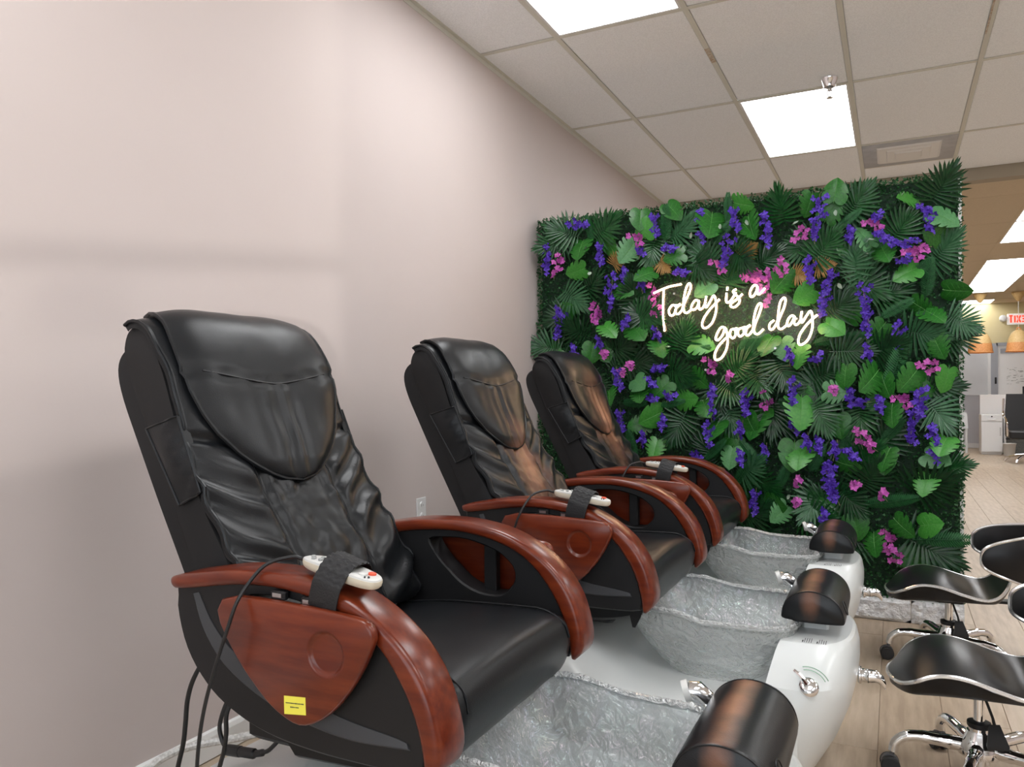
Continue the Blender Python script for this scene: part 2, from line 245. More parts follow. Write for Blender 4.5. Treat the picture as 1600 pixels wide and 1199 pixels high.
NEON = [
 ('T', [(-1124,1606),(-1049,1633),(-977,1644)]),
 ('T2', [(-1070,1621),(-1073,1544),(-1073,1477),(-1066,1405)]),
 ('o', [(-1003,1536),(-1026,1537),(-1043,1513),(-1038,1489),(-1023,1485),(-1010,1504),(-1006,1527),(-1013,1537),(-1000,1535),(-983,1542)]),
 ('d', [(-981,1540),(-1003,1524),(-1010,1503),(-996,1490),(-976,1509),(-969,1533),(-964,1574),(-952,1623),(-937,1645),(-928,1631),(-936,1599),(-956,1557),(-966,1528),(-963,1502),(-950,1494),(-930,1507)]),
 ('a', [(-887,1550),(-904,1557),(-922,1536),(-927,1513),(-910,1509),(-894,1527),(-887,1553),(-889,1527),(-884,1509),(-868,1516),(-852,1545)]),
 ('y', [(-850,1574),(-857,1532),(-849,1518),(-832,1544),(-816,1572),(-807,1568),(-800,1529),(-804,1484),(-823,1436),(-856,1411),(-872,1428),(-862,1464),(-833,1505),(-804,1535),(-784,1555)]),
 ('i', [(-749,1584),(-751,1545),(-742,1535),(-724,1550),(-702,1584)]),
 ('i2', [(-744,1614),(-746,1596)]),
 ('s', [(-701,1600),(-716,1591),(-709,1575),(-689,1557),(-687,1532),(-709,1511),(-728,1515),(-725,1531),(-699,1549),(-671,1574)]),
 ('a', [(-600,1609),(-616,1613),(-634,1586),(-633,1560),(-619,1560),(-604,1584),(-599,1606),(-601,1577),(-592,1567),(-578,1579),(-564,1596)]),
 ('g', [(-757,1410),(-777,1412),(-797,1382),(-804,1355),(-792,1349),(-771,1372),(-757,1407),(-748,1380),(-745,1339),(-754,1295),(-778,1257),(-804,1249),(-810,1273),(-795,1311),(-769,1342),(-737,1371)]),
 ('o', [(-711,1402),(-728,1397),(-734,1371),(-719,1355),(-705,1375),(-708,1402),(-690,1401)]),
 ('o', [(-671,1406),(-691,1398),(-694,1375),(-682,1363),(-665,1380),(-668,1406),(-654,1408),(-634,1418)]),
 ('d', [(-635,1415),(-651,1402),(-657,1376),(-645,1367),(-625,1390),(-620,1410),(-617,1450),(-605,1499),(-591,1521),(-580,1515),(-589,1478),(-606,1435),(-617,1401),(-614,1378),(-600,1371),(-584,1382),(-572,1395)]),
 ('d', [(-522,1436),(-541,1420),(-544,1397),(-531,1391),(-514,1413),(-505,1436),(-501,1478),(-492,1524),(-476,1543),(-468,1531),(-475,1497),(-492,1455),(-503,1424),(-501,1398),(-487,1392),(-465,1408)]),
 ('a', [(-427,1449),(-441,1454),(-457,1436),(-462,1411),(-452,1406),(-438,1424),(-427,1449),(-429,1421),(-422,1409),(-409,1417),(-395,1439)]),
 ('y', [(-394,1473),(-399,1433),(-393,1419),(-377,1444),(-361,1468),(-351,1468),(-346,1436),(-348,1386),(-367,1336),(-396,1312),(-411,1323),(-404,1360),(-379,1399),(-353,1428),(-324,1452)]),
]
BACKER = [(-1104,1639),(-981,1659),(-939,1663),(-908,1640),(-891,1597),(-808,1577),(-760,1623),(-740,1631),(-714,1606),(-628,1620),(-569,1616),(-538,1561),(-493,1564),(-455,1555),(-406,1500),(-387,1479),(-308,1475),(-327,1371),(-370,1301),(-407,1315),(-450,1350),(-513,1379),(-590,1355),(-675,1345),(-715,1326),(-749,1258),(-797,1225),(-824,1247),(-817,1302),(-837,1371),(-885,1401),(-919,1438),(-983,1462),(-1054,1401),(-1080,1402),(-1093,1517)]
# ================================================================== THE ROOM
XW, ZC, T2 = -1.8476, 2.773, .6096
GX0, GY0 = -1.4213 - T2, 3.3648                       # grid origin (column 0 line, row 0 line)
colx = lambda c: -1.4213 + (c - 1) * T2
rowy = lambda r: GY0 + r * 2 * T2
YBULK, YFAR, XR, YB = 6.80, 16.75, 5.2, -3.0
b = MB(); b.box(XW - .15, XW, YB, YFAR + .2, -.05, 3.1); wall = b.build('wall_left', 'wall', smooth=0); tag(wall, 'pinkish beige painted wall behind the massage chairs', kind='structure')
b = MB(); b.box(XR, XR + .15, YB, YFAR + .2, -.05, 3.1); tag(b.build('wall_right', 'wall', smooth=0), 'far side wall of the salon', kind='structure')
b = MB(); b.box(XW, XR, YFAR, YFAR + .15, -.05, 3.1); wfar = tag(b.build('wall_back', 'cream', smooth=0), 'cream plastered end wall far behind the flower wall', kind='structure')
# shop front behind the camera: sill, header, posts and open daylight between
b = MB(); b.box(XW, XR, YB - .12, YB, -.05, .38); b.box(XW, XR, YB - .12, YB, 2.68, 3.1)
for x in (XW + .02, -.35): b.box(x, x + .08, YB - .1, YB - .02, .12, 2.68)
b.box(XW, XR, YB - .09, YB - .03, .87, .94); b.box(2.45, XR, YB - .12, YB, .12, 2.68)
tag(b.build('wall_front', 'frame', smooth=0), 'shop front frame with large window openings', kind='structure')
# lettering on the shop window, whose faint shadow lies on the left wall
b = MB(); b.loft([[(1.545 + r_ * .048 * cos(a * pi / 12), YB - .06 + yy, 0.775 + r_ * .064 * sin(a * pi / 12)) for a in range(24)] for r_, yy in ((1, 0), (1, .004), (.62, .004), (.62, 0), (1, 0))], cap=(False, False)); wl = b.build('window_lettering', 'frame', smooth=0)
b = MB(); b.tube(spl([(1.69, YB - .06, 0.815), (1.66, YB - .06, 0.832), (1.615, YB - .06, 0.815), (1.62, YB - .06, 0.785), (1.675, YB - .06, 0.760), (1.685, YB - .06, 0.730), (1.65, YB - .06, 0.715), (1.61, YB - .06, 0.730)], 4), .010, 6); o = b.build('window_letter', 'frame', wl, smooth=0)
tag(wl, 'letters on the shop window behind the camera', kind='structure'); wl.name = 'window_2'
# baseboard
b = MB(); P = [(0, 0), (.014, 0), (.014, .065), (.009, .078), (0, .082)]
b.loft([[(XW + x, y, z) for x, z in P] for y in (YB, 4.05)]); tag(b.build('baseboard_left', 'base', smooth=0), 'white baseboard along the pinkish wall', kind='structure')
b = MB(); b.loft([[(XW + x, y, z) for x, z in [(0, 0), (.02, 0), (.02, .002), (.002, .002), (.002, -.022), (0, -.022)]] for y in (YB, YBULK)])
o = b.build('trim_1', 'tbar', smooth=0); o.location = (0, 0, ZC); tag(o, 'thin wall angle between wall and ceiling grid', kind='structure')
# ceiling slab + tiles
b = MB(); b.box(XW, XR, YB, YBULK, ZC + .06, ZC + .12); ceil = tag(b.build('ceiling', 'tile', smooth=0), 'white suspended ceiling with textured tiles in a metal grid', kind='structure')
LIGHTS = {(1, -1), (2, 1), (4, -1), (6, 1), (1, -3), (4, -3), (7, -1), (6, -3), (9, 1), (9, -2)}  # all but the individually named panels are unseen, added for fill light
VENT = (3, 2)
_tiles = {}
def tile(x0, x1, y0, y1):
    k = (round(x1 - x0, 3), round(y1 - y0, 3))
    if k not in _tiles:
        w, l = k; bb = MB(); bb.loft([[(.010, .010, .012), (w - .010, .010, .012), (w - .010, l - .010, .012), (.010, l - .010, .012)], [(.010, .010, .0), (w - .010, .010, .0), (w - .010, l - .010, .0), (.010, l - .010, .0)][::1], [(.016, .016, -.004), (w - .016, .016, -.004), (w - .016, l - .016, -.004), (.016, l - .016, -.004)]])
        o = bb.build('ceiling_panel', 'tile', ceil, smooth=0); _tiles[k] = o
    else:
        o = _tiles[k].copy(); COL.objects.link(o)
    o.location = (x0, y0, ZC + .006); return o
rows = list(range(-5, 3))
for r in rows:
    y0, y1 = max(rowy(r), YB), min(rowy(r + 1), YBULK)
    if y1 - y0 < .1: continue
    for c in range(0, 12):
        x0, x1 = max(colx(c), XW), min(colx(c + 1), XR)
        if x1 - x0 < .1 or (c, r) in LIGHTS: continue
        if (c, r) == VENT: tile(x0, x1, y0 + T2, y1) if y1 - y0 - T2 > .1 else None; continue
        tile(x0, x1, y0, y1)
def tee(x0, x1, y0, y1, m='tbar'):
    bb = MB(); w = .012
    if x1 - x0 < y1 - y0: bb.box(x0 - w, x0 + w, y0, y1, ZC - .002, ZC + .002); bb.box(x0 - .003, x0 + .003, y0, y1, ZC + .002, ZC + .05)
    else: bb.box(x0, x1, y0 - w, y0 + w, ZC - .0015, ZC + .002); bb.box(x0, x1, y0 - .003, y0 + .003, ZC + .002, ZC + .05)
    return bb.build('grid_tee', m, ceil, smooth=0)
for c in range(1, 12): tee(colx(c), colx(c), YB, YBULK)
for r in rows:
    if YB < rowy(r) < YBULK:
        xs = [XW] + [colx(c) for c in range(1, 12)] + [XR]
        for a, q in zip(xs, xs[1:]): tee(a + (.012 if a > XW else 0), q - .012, rowy(r), rowy(r))
tee(colx(3) + .012, colx(4) - .012, rowy(2) + T2, rowy(2) + T2)
# rust stains on two runners
b = MB(); b.box(colx(2) - .0122, colx(2) + .0122, 3.80, 3.98, ZC - .0026, ZC - .002); o = b.build('rust_stain', 'tbar_rust', ceil, smooth=0)
b = MB(); b.box(colx(4) - .0122, colx(4) - .004, 3.5, 4.25, ZC - .0026, ZC - .002); b.build('rust_stain', 'tbar_rust', ceil, smooth=0)
# ceiling lights
names = {(1, -1): 'lit rectangular ceiling light panel nearest the pinkish wall, cut by the top edge', (2, 1): 'lit rectangular ceiling light panel beside the sprinkler, above the flower wall'}
lp = None
def ceiling_light(x0, x1, y0, y1, z, label, group=None):
    r = empty('ceiling_light', ((x0 + x1) / 2, (y0 + y1) / 2, z)); w, l = (x1 - x0) / 2 - .012, (y1 - y0) / 2 - .012
    bb = MB()
    for a in ((-w, w, -l, -l + .012), (-w, w, l - .012, l), (-w, -w + .012, -l + .012, l - .012), (w - .012, w, -l + .012, l - .012)): bb.box(*a, -.002, .03)
    bb.build('frame', 'frame', r, smooth=0)
    bb = MB(); bb.box(-w + .012, w - .012, -l + .012, l - .012, .002, .010); bb.build('diffuser', 'panel', r, smooth=0)
    return tag(r, label, 'ceiling light', group)
for c, r in sorted(LIGHTS):
    if (c, r) in names: ceiling_light(colx(c), colx(c + 1), rowy(r), rowy(r + 1), ZC + .001, names[(c, r)], 'light panels of the white ceiling')
    else: ceiling_light(colx(c), colx(c + 1), rowy(r), min(rowy(r + 1), YBULK), ZC + .001, 'lit rectangular ceiling panel added as unseen fill light outside the picture', 'light panels of the white ceiling')
# vent in the ceiling
r = empty('ceiling_vent', ((colx(3) + colx(4)) / 2, rowy(2) + T2 / 2, ZC)); w = T2 / 2 - .013
b = MB(); b.bbox(-w, w, -w, w, -.004, .004, .002); b.build('face_plate', 'vent', r)
b = MB()
for k, s_ in enumerate((.20, .145, .09)):
    z0 = -.004 - .006 * k; b.loft([[(-s_, -s_, z0), (s_, -s_, z0), (s_, s_, z0), (-s_, s_, z0)], [(-s_ + .012, -s_ + .012, z0 - .009), (s_ - .012, -s_ + .012, z0 - .009), (s_ - .012, s_ - .012, z0 - .009), (-s_ + .012, s_ - .012, z0 - .009)]])
b.build('diffuser_cone', 'frame', r, smooth=0)
tag(r, 'grey dusty square air vent in the ceiling above the flower wall corner', 'air vent')
# sprinkler
sx, sy = -.300, 4.475
r = empty('sprinkler', (sx, sy, ZC))
b = MB(); b.lathe([(.046, 0), (.046, -.003), (.040, -.012), (.030, -.045), (.025, -.047), (.024, -.04)], n=28); b.build('escutcheon', 'chrome', r)
b = MB(); b.lathe([(.018, -.040), (.018, -.052), (.011, -.056), (.010, -.066)], n=16); b.build('body', 'steel', r)
b = MB(); b.tube([(-.010, 0, -.060), (-.012, 0, -.078), (-.004, 0, -.098)], .0028, 6); b.tube([(.010, 0, -.060), (.012, 0, -.078), (.004, 0, -.098)], .0028, 6); b.tube([(0, 0, -.06), (0, 0, -.1)], .0022, 6); b.build('frame_arm', 'steel', r)
b = MB(); b.lathe([(.004, -.097), (.017, -.103), (.0175, -.105), (.004, -.106)], n=16); b.build('deflector', 'steel', r)
tag(r, 'chrome fire sprinkler head hanging from the white ceiling', 'sprinkler')
# bulkhead and rear ceiling beyond, its shade painted as tan
ZT = 2.692
b = MB(); b.box(XW, XR, YBULK, YBULK + .12, ZT - .01, ZC + .12); tag(b.build('trim_2', 'bulk', smooth=0), 'brown bulkhead strip between the front and rear ceilings', kind='structure')
b = MB(); b.box(XW, XR, YBULK + .12, YFAR, ZT + .05, ZT + .1); ceil2 = tag(b.build('ceiling_rear', 'tile_shade', smooth=0), 'tiled ceiling of the rear salon, its shade painted tan', kind='structure')
TX = [-1.41, -.8, -.19, .42, 1.03, 1.64, 2.25, 2.86, 3.47, 4.08, 4.69]
TY = [YBULK + .12] + [7.49 + 1.2192 * k for k in range(8)] + [YFAR]
REAR = {(4, 1), (4, 2), (4, 4), (4, 5), (4, 6), (4, 8), (8, 2), (8, 5), (1, 2), (1, 5)}
pt = {}
REARL = ['lit rear salon ceiling panel ' + q for q in ('nearest to the bulkhead, cut by the right edge', 'second from the bulkhead', 'third from the bulkhead, first after the tiled gap', 'fourth from the bulkhead, middle one of three', 'fifth from the bulkhead, last one of three', 'farthest from the bulkhead, above the pendant lamps')]
for j in range(len(TY) - 1):
    for i in range(len(TX) - 1):
        x0, x1, y0, y1 = TX[i], TX[i + 1], TY[j], TY[j + 1]
        if (i, j) in REAR:
            ceiling_light(x0, x1, y0, y1, ZT + .001, REARL.pop(0) if i == 4 else 'lit ceiling panel of the rear salon hidden behind the flower wall', 'light panels of the rear salon'); continue
        if i > 6: continue
        k = (round(x1 - x0, 3), round(y1 - y0, 3))
        if k not in pt:
            bb = MB(); bb.box(.008, k[0] - .008, .008, k[1] - .008, -.004, .01); pt[k] = bb.build('ceiling_panel', 'tile_shade', ceil2, smooth=0); o = pt[k]
        else: o = pt[k].copy(); COL.objects.link(o)
        o.location = (x0, y0, ZT + .004)
b = MB()
for x in TX: b.box(x - .012, x + .012, TY[0], YFAR, ZT - .002, ZT + .0)
for y in TY[1:-1]: b.box(TX[0], TX[-1], y - .008, y + .008, ZT - .0018, ZT)
b.build('ceiling_grid', 'tile_shade', ceil2, smooth=0)
# floor: subfloor + planks
b = MB(); b.box(XW, XR, YB, YFAR, -.06, -.004)
def floor_mat():
    m = MT['plank'].copy(); m.name = 'oak_plank_floor'; return m
floor = tag(b.build('floor', 'plank2', smooth=0), 'pale oak plank floor', kind='structure')
PW, PL = .19, 1.22
_pk = {}
xi = 0; x = -.62
while x < 2.3:
    y = 1.0 - (xi * .437) % PL
    while y < 12.5:
        y0, y1 = max(y, 1.0), min(y + PL, 12.5)
        vis = -.25 + 0 * y < x + PW and x < .127 * y1 + .35 and not (x + PW < .0 and y0 > 4.4)
        if y1 - y0 > .1 and vis:
            v = random.choice(('plank', 'plank2')); k = (round(y1 - y0, 2), v)
            if k not in _pk:
                bb = MB(); l = k[0]; e = .0007
                bb.loft([[(e, e, -.004), (PW - e, e, -.004), (PW - e, l - e, -.004), (e, l - e, -.004)], [(e, e, -.0012), (PW - e, e, -.0012), (PW - e, l - e, -.0012), (e, l - e, -.0012)], [(2.4 * e, 2.4 * e, 0), (PW - 2.4 * e, 2.4 * e, 0), (PW - 2.4 * e, l - 2.4 * e, 0), (2.4 * e, l - 2.4 * e, 0)]])
                _pk[k] = bb.build('plank', v, floor, smooth=0); o = _pk[k]
            else: o = _pk[k].copy(); COL.objects.link(o)
            o.location = (x, y0, 0)
        y += PL
    x += PW; xi += 1
# wall outlet
r = empty('wall_outlet', (XW, 2.815, .578))
b = MB(); b.bbox(0, .006, -.036, .036, -.058, .058, .002); b.build('cover_plate', 'white', r)
for dz in (-.024, .024):
    b = MB(); b.lathe([(.0165, .005), (.0165, .0085), (.015, .0092)], c=(0, 0, dz), n=20, axis='x'); f = b.build('socket_face', 'white', r)
    b = MB(); b.box(.0088, .0096, -.007, -.005, dz - .005, dz + .006); b.box(.0088, .0096, .005, .007, dz - .004, dz + .005); b.build('slot', 'black', f, smooth=0)
tag(r, 'white electrical outlet on the pinkish wall behind the middle chair', 'outlet')
# ================================================================== MASSAGE CHAIRS  (chair frame: x as in the room for chair one, y from the chair's middle)
OFF = (-.9, 0, .395)
ARM_U = [(-1.222, .748), (-1.13, .765), (-1.055, .776), (-.95, .779), (-.86, .769), (-.80, .752), (-.745, .725), (-.70, .692), (-.667, .655), (-.643, .612), (-.629, .565), (-.624, .53), (-.630, .505), (-.645, .487)]
ARM_L = [(-1.215, .727), (-1.168, .732), (-1.06, .749), (-.966, .755), (-.88, .747), (-.815, .729), (-.776, .711), (-.745, .687), (-.717, .657), (-.690, .617), (-.672, .578), (-.661, .54), (-.656, .51), (-.655, .490)]
def arm_mesh(s):
    U = even(spl([(a, 0, c) for a, c in ARM_U], 6), 56); Lw = even(spl([(a, 0, c) for a, c in ARM_L], 6), 56)
    yo, yi = .342 * s, .258 * s; rings = []
    ym, hw = (yo + yi) / 2, abs(yo - yi) / 2
    for k, (u, l) in enumerate(zip(U, Lw)):
        e1 = (u - l); h = e1.length; e1.normalize(); c = (u + l) / 2; r = min(.011, h * .42); f = 1.0
        if k == 0 or k == len(U) - 1: f = .80
        elif k == 1 or k == len(U) - 2: f = .96
        ring = []
        for cy, ch, a0 in ((1, 1, 0), (-1, 1, 90), (-1, -1, 180), (1, -1, 270)):
            for q in range(4):
                a = radians(a0 + q * 30); y = cy * (hw - r) + r * cos(a); z = ch * (h / 2 - r) + r * sin(a)
                if ch > 0: z += .003 * (1 - (y / hw) ** 2)
                ring.append((c.x + e1.x * z * f, ym + y * (f if f < .9 else 1), c.z + e1.z * z * f))
        rings.append(ring)
    b = MB(); b.loft(rings); return b
PANEL = [(-1.206, .735), (-1.211, .70), (-1.206, .672), (-1.192, .63), (-1.166, .589), (-1.128, .552), (-1.084, .525), (-1.019, .501), (-.951, .488), (-.866, .482), (-.786, .482), (-.70, .485), (-.66, .492)]
PANEL = PANEL + [(x, z + .006) for x, z in reversed(ARM_L[:-1])]
HOLE = [(-1.03, .728), (-1.0, .684), (-.972, .659), (-.938, .633), (-.897, .616), (-.856, .611), (-.824, .618), (-.797, .647), (-.798, .678), (-.822, .703), (-.856, .720), (-.921, .736), (-.98, .738)]
def closed_spl(poly, n=5): return [(p.x, p.z) for p in spl([(a, 0, c) for a, c in poly], n, closed=True)]
def plate(outer, hole, c, ys, N=96, hole_depth=None):
    """plate in the xz plane; ys = [(y, inset)] from outside to inside; hole polygon around c or None"""
    A = [2 * pi * k / N for k in range(N)]; ro = [raycast2(outer, c, a) for a in A]; rh = [raycast2(hole, c, a) for a in A] if hole else None
    b = MB()
    rings = [[(c[0] + cos(a) * (r - i), y, c[1] + sin(a) * (r - i)) for a, r in zip(A, ro)] for y, i in ys]
    if not hole: b.loft(rings); return b, A, ro, rh
    hr = lambda y, g: [(c[0] + cos(a) * (r + g), y, c[1] + sin(a) * (r + g)) for a, r in zip(A, rh)]
    y0, y1 = ys[0][0], ys[-1][0]; s = 1 if y1 > y0 else -1
    allr = [hr(y1, .004), ] + rings[::-1] + [hr(y0, .004), hr(y0 + s * .004, 0), hr(y1 - s * .004, 0), hr(y1, .004)]
    b.loft(allr, cap=(False, False)); return b, A, ro, rh
TRAY = [(-1.072, .700), (-1.068, .722), (-1.048, .736), (-.992, .740), (-.874, .738), (-.776, .733), (-.744, .726), (-.733, .707), (-.739, .686), (-.759, .647), (-.789, .604), (-.825, .567), (-.860, .546), (-.888, .539), (-.917, .546), (-.957, .567), (-1.010, .614), (-1.050, .662)]
def build_chair():
    root = empty('massage_chair', (-.9, 0, OFF[2]))
    P = lambda bb, n, m, par=root, sm=40: bb.build(n, m, par, smooth=sm, off=OFF)
    for s in (-1, 1):
        P(arm_mesh(s), 'armrest', 'wood', sm=50)
        b, A, ro, rh = plate(closed_spl(PANEL, 3), closed_spl(HOLE), (-.90, .675), [(.330 * s, .006), (.324 * s, 0), (.272 * s, 0), (.266 * s, .006)])
        pn = P(b, 'side_panel', 'plastic', sm=30)
        # raised crescent moulding on the outer face
        cres = even(spl([(x, 0, z) for x, z in [(-1.163, .722), (-1.137, .659), (-1.085, .602), (-1.0, .558), (-.9, .531), (-.8, .520), (-.684, .527)]], 6), 40); cen = Vector((-.87, 0, .80)); rings = []
        for k, p in enumerate(cres):
            w = .012 + .030 * sin(pi * min(1, max(.02, k / 39))) ** .7; d = (cen - p).normalized(); q = p + d * w
            rings.append([(p.x, .331 * s, p.z), (p.x + d.x * .004, .334 * s, p.z + d.z * .004), (q.x, .3315 * s, q.z), (q.x, .328 * s, q.z)])
        b = MB(); b.loft(rings); P(b, 'crescent_moulding', 'plastic_grey', pn)
        # folding wooden tray with a round cup recess
        c = (-.828, .667); tr = closed_spl(TRAY); cir = [(c[0] + .037 * cos(q * pi / 24), c[1] + .037 * sin(q * pi / 24)) for q in range(48)]
        N = 72; A = [2 * pi * k / N for k in range(N)]; ro = [raycast2(tr, c, a) for a in A]
        R = lambda y, rr: [(c[0] + cos(a) * r_, y, c[1] + sin(a) * r_) for a, r_ in zip(A, rr)]
        yo, yi = .361 * s, .343 * s; d = -s
        rings = [R(yo - s * .006, [.004] * N), R(yo - s * .006, [.029] * N), R(yo - s * .0055, [.0315] * N), R(yo - s * .002, [.0345] * N), R(yo, [.037] * N)] + [R(yo + s * .0006, [.0385] * N), R(yo, [.041] * N)]
        rings += [R(yo, [r_ - .006 for r_ in ro]), R(yo - s * .0015, [r_ - .0025 for r_ in ro]), R(yo - s * .005, ro), R(yi + s * .004, ro), R(yi, [r_ - .004 for r_ in ro])]
        b = MB(); b.loft(rings); ty = P(b, 'folding_tray', 'wood', sm=50)
        if s < 0:
            STICK.append((ty, yo))
        # two sockets on the panel below the arm
        for q, (x0, z0) in enumerate(((-.945, .7465), (-.878, .7425))):
            y0 = .333 * s
            b = MB(); b.bbox(x0 - .016, x0 + .016, min(y0, y0 + .012 * s), max(y0, y0 + .012 * s), z0 - .0085, z0 + .0065, .002); us = P(b, 'usb_port', 'black')
            b = MB(); y2 = y0 + .0125 * s; b.box(x0 - .011, x0 + .009, min(y2, y2 - .002 * s), max(y2, y2 - .002 * s), z0 - .004, z0 + .003); P(b, 'port_contact', 'usb', us, 0)
        b = MB()
        for x0 in (-.818, -.803): b.lathe([(.0042, 0), (.0042, .004), (.0025, .0055)], c=(x0, .2655 * s - (.0055 if s > 0 else -.0055) * 0, .742 - .045 * 0), n=10, axis='y')
        # link bracket behind the hole
        b = MB(); b.bbox(-.895, -.862, min(.30 * s, .325 * s), max(.30 * s, .325 * s), .606, .735, .003); P(b, 'tray_bracket', 'black')
    # ---- seat
    prof = [(-1.12, .560), (-1.08, .582), (-1.0, .594), (-.88, .600), (-.76, .603), (-.70, .602), (-.668, .595), (-.650, .578), (-.642, .552), (-.645, .522), (-.655, .492), (-.674, .466), (-.72, .440), (-.82, .420), (-1.0, .41)]
    pr = even(spl([(a, 0, c) for a, c in prof], 5), 60); rows_ = []; W = .252
    for p in pr:
        row = []
        for k in range(33):
            u = -1 + 2 * k / 32; e = max(0, abs(u) - .86) / .14; drop = 1 - sqrt(max(0, 1 - e * e)); cx, cz = -.86, .50
            y = W * u; k_ = 1 - .16 * drop
            z = cz + (p.z - cz) * k_; x = cx + (p.x - cx) * (1 - .05 * drop)
            if p.z > .57: z += .010 * cos(u * pi / 2) * sstep(-1.1, -.8, p.x) - .020 * (1 - sstep(-1.12, -.9, p.x)) * cos(u * pi / 2)
            z += .0018 * noise.noise(Vector((x * 9, y * 9, 3)))
            row.append((x, y, z))
        rows_.append(row)
    b = MB(); b.grid(rows_); b.loft([[r_[0] for r_ in rows_], [(r_[0][0], r_[0][1] + .01, r_[0][2]) for r_ in rows_]]) ; b.loft([[r_[-1] for r_ in rows_], [(r_[-1][0], r_[-1][1] - .01, r_[-1][2]) for r_ in rows_]])
    st = P(b, 'seat_cushion', 'leather', sm=60)
    for s in (-1, 1):
        pts = [(x_, .214 * s, z_ + (.0062 if z_ > .57 else .001)) for x_, z_ in [(-1.06, .579), (-.95, .594), (-.85, .600), (-.75, .604), (-.70, .603)]] + [(-.667, .216 * s, .596), (-.648, .219 * s, .578), (-.6405, .222 * s, .552)]
        b = MB(); b.tube(spl(pts, 4), .0022, 6); P(b, 'seam', 'leather', st)
    b = MB(); b.bbox(-1.16, -.78, -.21, .21, .405, .50, .012); b.bbox(-.98, -.80, -.16, .16, .395, .41, .003); P(b, 'seat_frame', 'black')
    # a loose strap end hangs under the near front corner
    b = MB(); b.loft([[(-.715, -.262, .492), (-.672, -.262, .490), (-.672, -.254, .490), (-.715, -.254, .492)], [(-.712, -.268, .455), (-.681, -.268, .455), (-.681, -.262, .455), (-.712, -.262, .455)], [(-.704, -.27, .425), (-.696, -.27, .425), (-.696, -.267, .425), (-.704, -.267, .425)]]); P(b, 'hanging_strap', 'black', sm=0)
    # ---- back: rear shell, cushion block, leather cover, headrest pillow
    rear = [(-1.43, 1.19), (-1.470, 1.193), (-1.498, 1.170), (-1.503, 1.135), (-1.486, 1.082), (-1.446, 1.003), (-1.374, .866), (-1.305, .741), (-1.24, .62), (-1.19, .52), (-1.10, .52), (-1.13, .64), (-1.19, .76), (-1.27, .92), (-1.34, 1.06)]
    core = [(-1.395, 1.232), (-1.425, 1.236), (-1.450, 1.226), (-1.463, 1.200), (-1.461, 1.17), (-1.43, 1.09), (-1.38, .99), (-1.30, .84), (-1.23, .70), (-1.17, .58), (-1.09, .58), (-1.10, .655), (-1.16, .765), (-1.22, .855), (-1.27, .95), (-1.308, 1.04), (-1.345, 1.14), (-1.385, 1.21)]
    def side_block(poly, w, rnd):
        pp = [(p.x, p.z) for p in spl([(a, 0, c) for a, c in poly], 3, closed=True)]; cx = sum(p[0] for p in pp) / len(pp); cz = sum(p[1] for p in pp) / len(pp); rings = []
        for y, k in ((-w, .955), (-w + rnd * .3, .985), (-w + rnd, 1), (w - rnd, 1), (w - rnd * .3, .985), (w, .955)): rings.append([(cx + (x_ - cx) * k, y, cz + (z_ - cz) * (1 - (1 - k) * .35)) for x_, z_ in pp])
        bb = MB(); bb.loft(rings); return bb
    P(side_block(rear, .236, .03), 'back_shell', 'cloth', sm=50)
    P(side_block(core, .249, .012), 'back_cushion', 'cloth', sm=50)
    CP = [(-1.447, 1.236), (-1.438, 1.2415), (-1.425, 1.245), (-1.402, 1.241), (-1.37, 1.216), (-1.325, 1.14), (-1.29, 1.045), (-1.25, .955), (-1.20, .865), (-1.14, .775), (-1.085, .69), (-1.055, .620), (-1.062, .598)]
    cp = even(spl([(a, 0, c) for a, c in CP], 6), 110); LEN = 110; nrm = []
    for i in range(110):
        t = cp[min(i + 1, 109)] - cp[max(i - 1, 0)]; nrm.append(Vector((-t.z, 0, t.x)).normalized())
    arc = [0.012]
    for a, q in zip(cp, cp[1:]): arc.append(arc[-1] + (q - a).length)
    W = .256; rows_ = []
    for i, p in enumerate(cp):
        row = []; n = nrm[i]; s_ = arc[i]
        for k in range(61):
            u = -1 + 2 * k / 60; y = u * W; ay = abs(y)
            # padding: two side bolsters and a flatter middle, gathered along the seams
            d = .016 * (1 - abs(u) ** 6)
            low = sstep(.33, .45, s_)
            d -= low * (.010 * math.exp(-((ay - .108) / .012) ** 2))
            d -= .012 * math.exp(-((s_ - (.335 + .06 * (1 - (ay / .25)))) / .010) ** 2) * (1 if ay > .09 else .4)
            # slanting creases of the loose leather
            fold = sin((s_ * 74 + ay * 52) + 2.2 * noise.noise(Vector((y * 7, s_ * 9, 1.7)))) ; env = low * (1 - sstep(.74, .84, s_) * .4) * (.35 + .65 * abs(noise.noise(Vector((y * 6 + 4, s_ * 7, .3)))) * 1.6)
            side = sstep(.09, .15, ay)
            d += env * side * .0150 * (fold if fold > 0 else fold * .6)
            d += low * (1 - side) * (.009 * noise.noise(Vector((y * 26, s_ * 14, 9))) + .004 * noise.noise(Vector((y * 40, s_ * 40, 2))))
            d += .0025 * noise.noise(Vector((y * 10, s_ * 10, 5)))
            pinch = 1 + .02 * noise.noise(Vector((u * 2, s_ * 12, 7))) * abs(u) - .03 * sstep(.0, .25, s_) * (1 - sstep(.25, .42, s_)) * abs(u)
            row.append((p.x + n.x * d, y * pinch, p.z + n.z * d))
        rows_.append(row)
    # the hem turns back round the sides
    for row, p, n in zip(rows_, cp, nrm):
        a, z_ = row[0], row[-1]; row.insert(0, (a[0] - n.x * .016, a[1] + .002, a[2] - n.z * .016)); row.append((z_[0] - n.x * .016, z_[1] - .002, z_[2] - n.z * .016))
    b = MB(); b.grid(rows_); cv = P(b, 'back_cover', 'leather', sm=180)
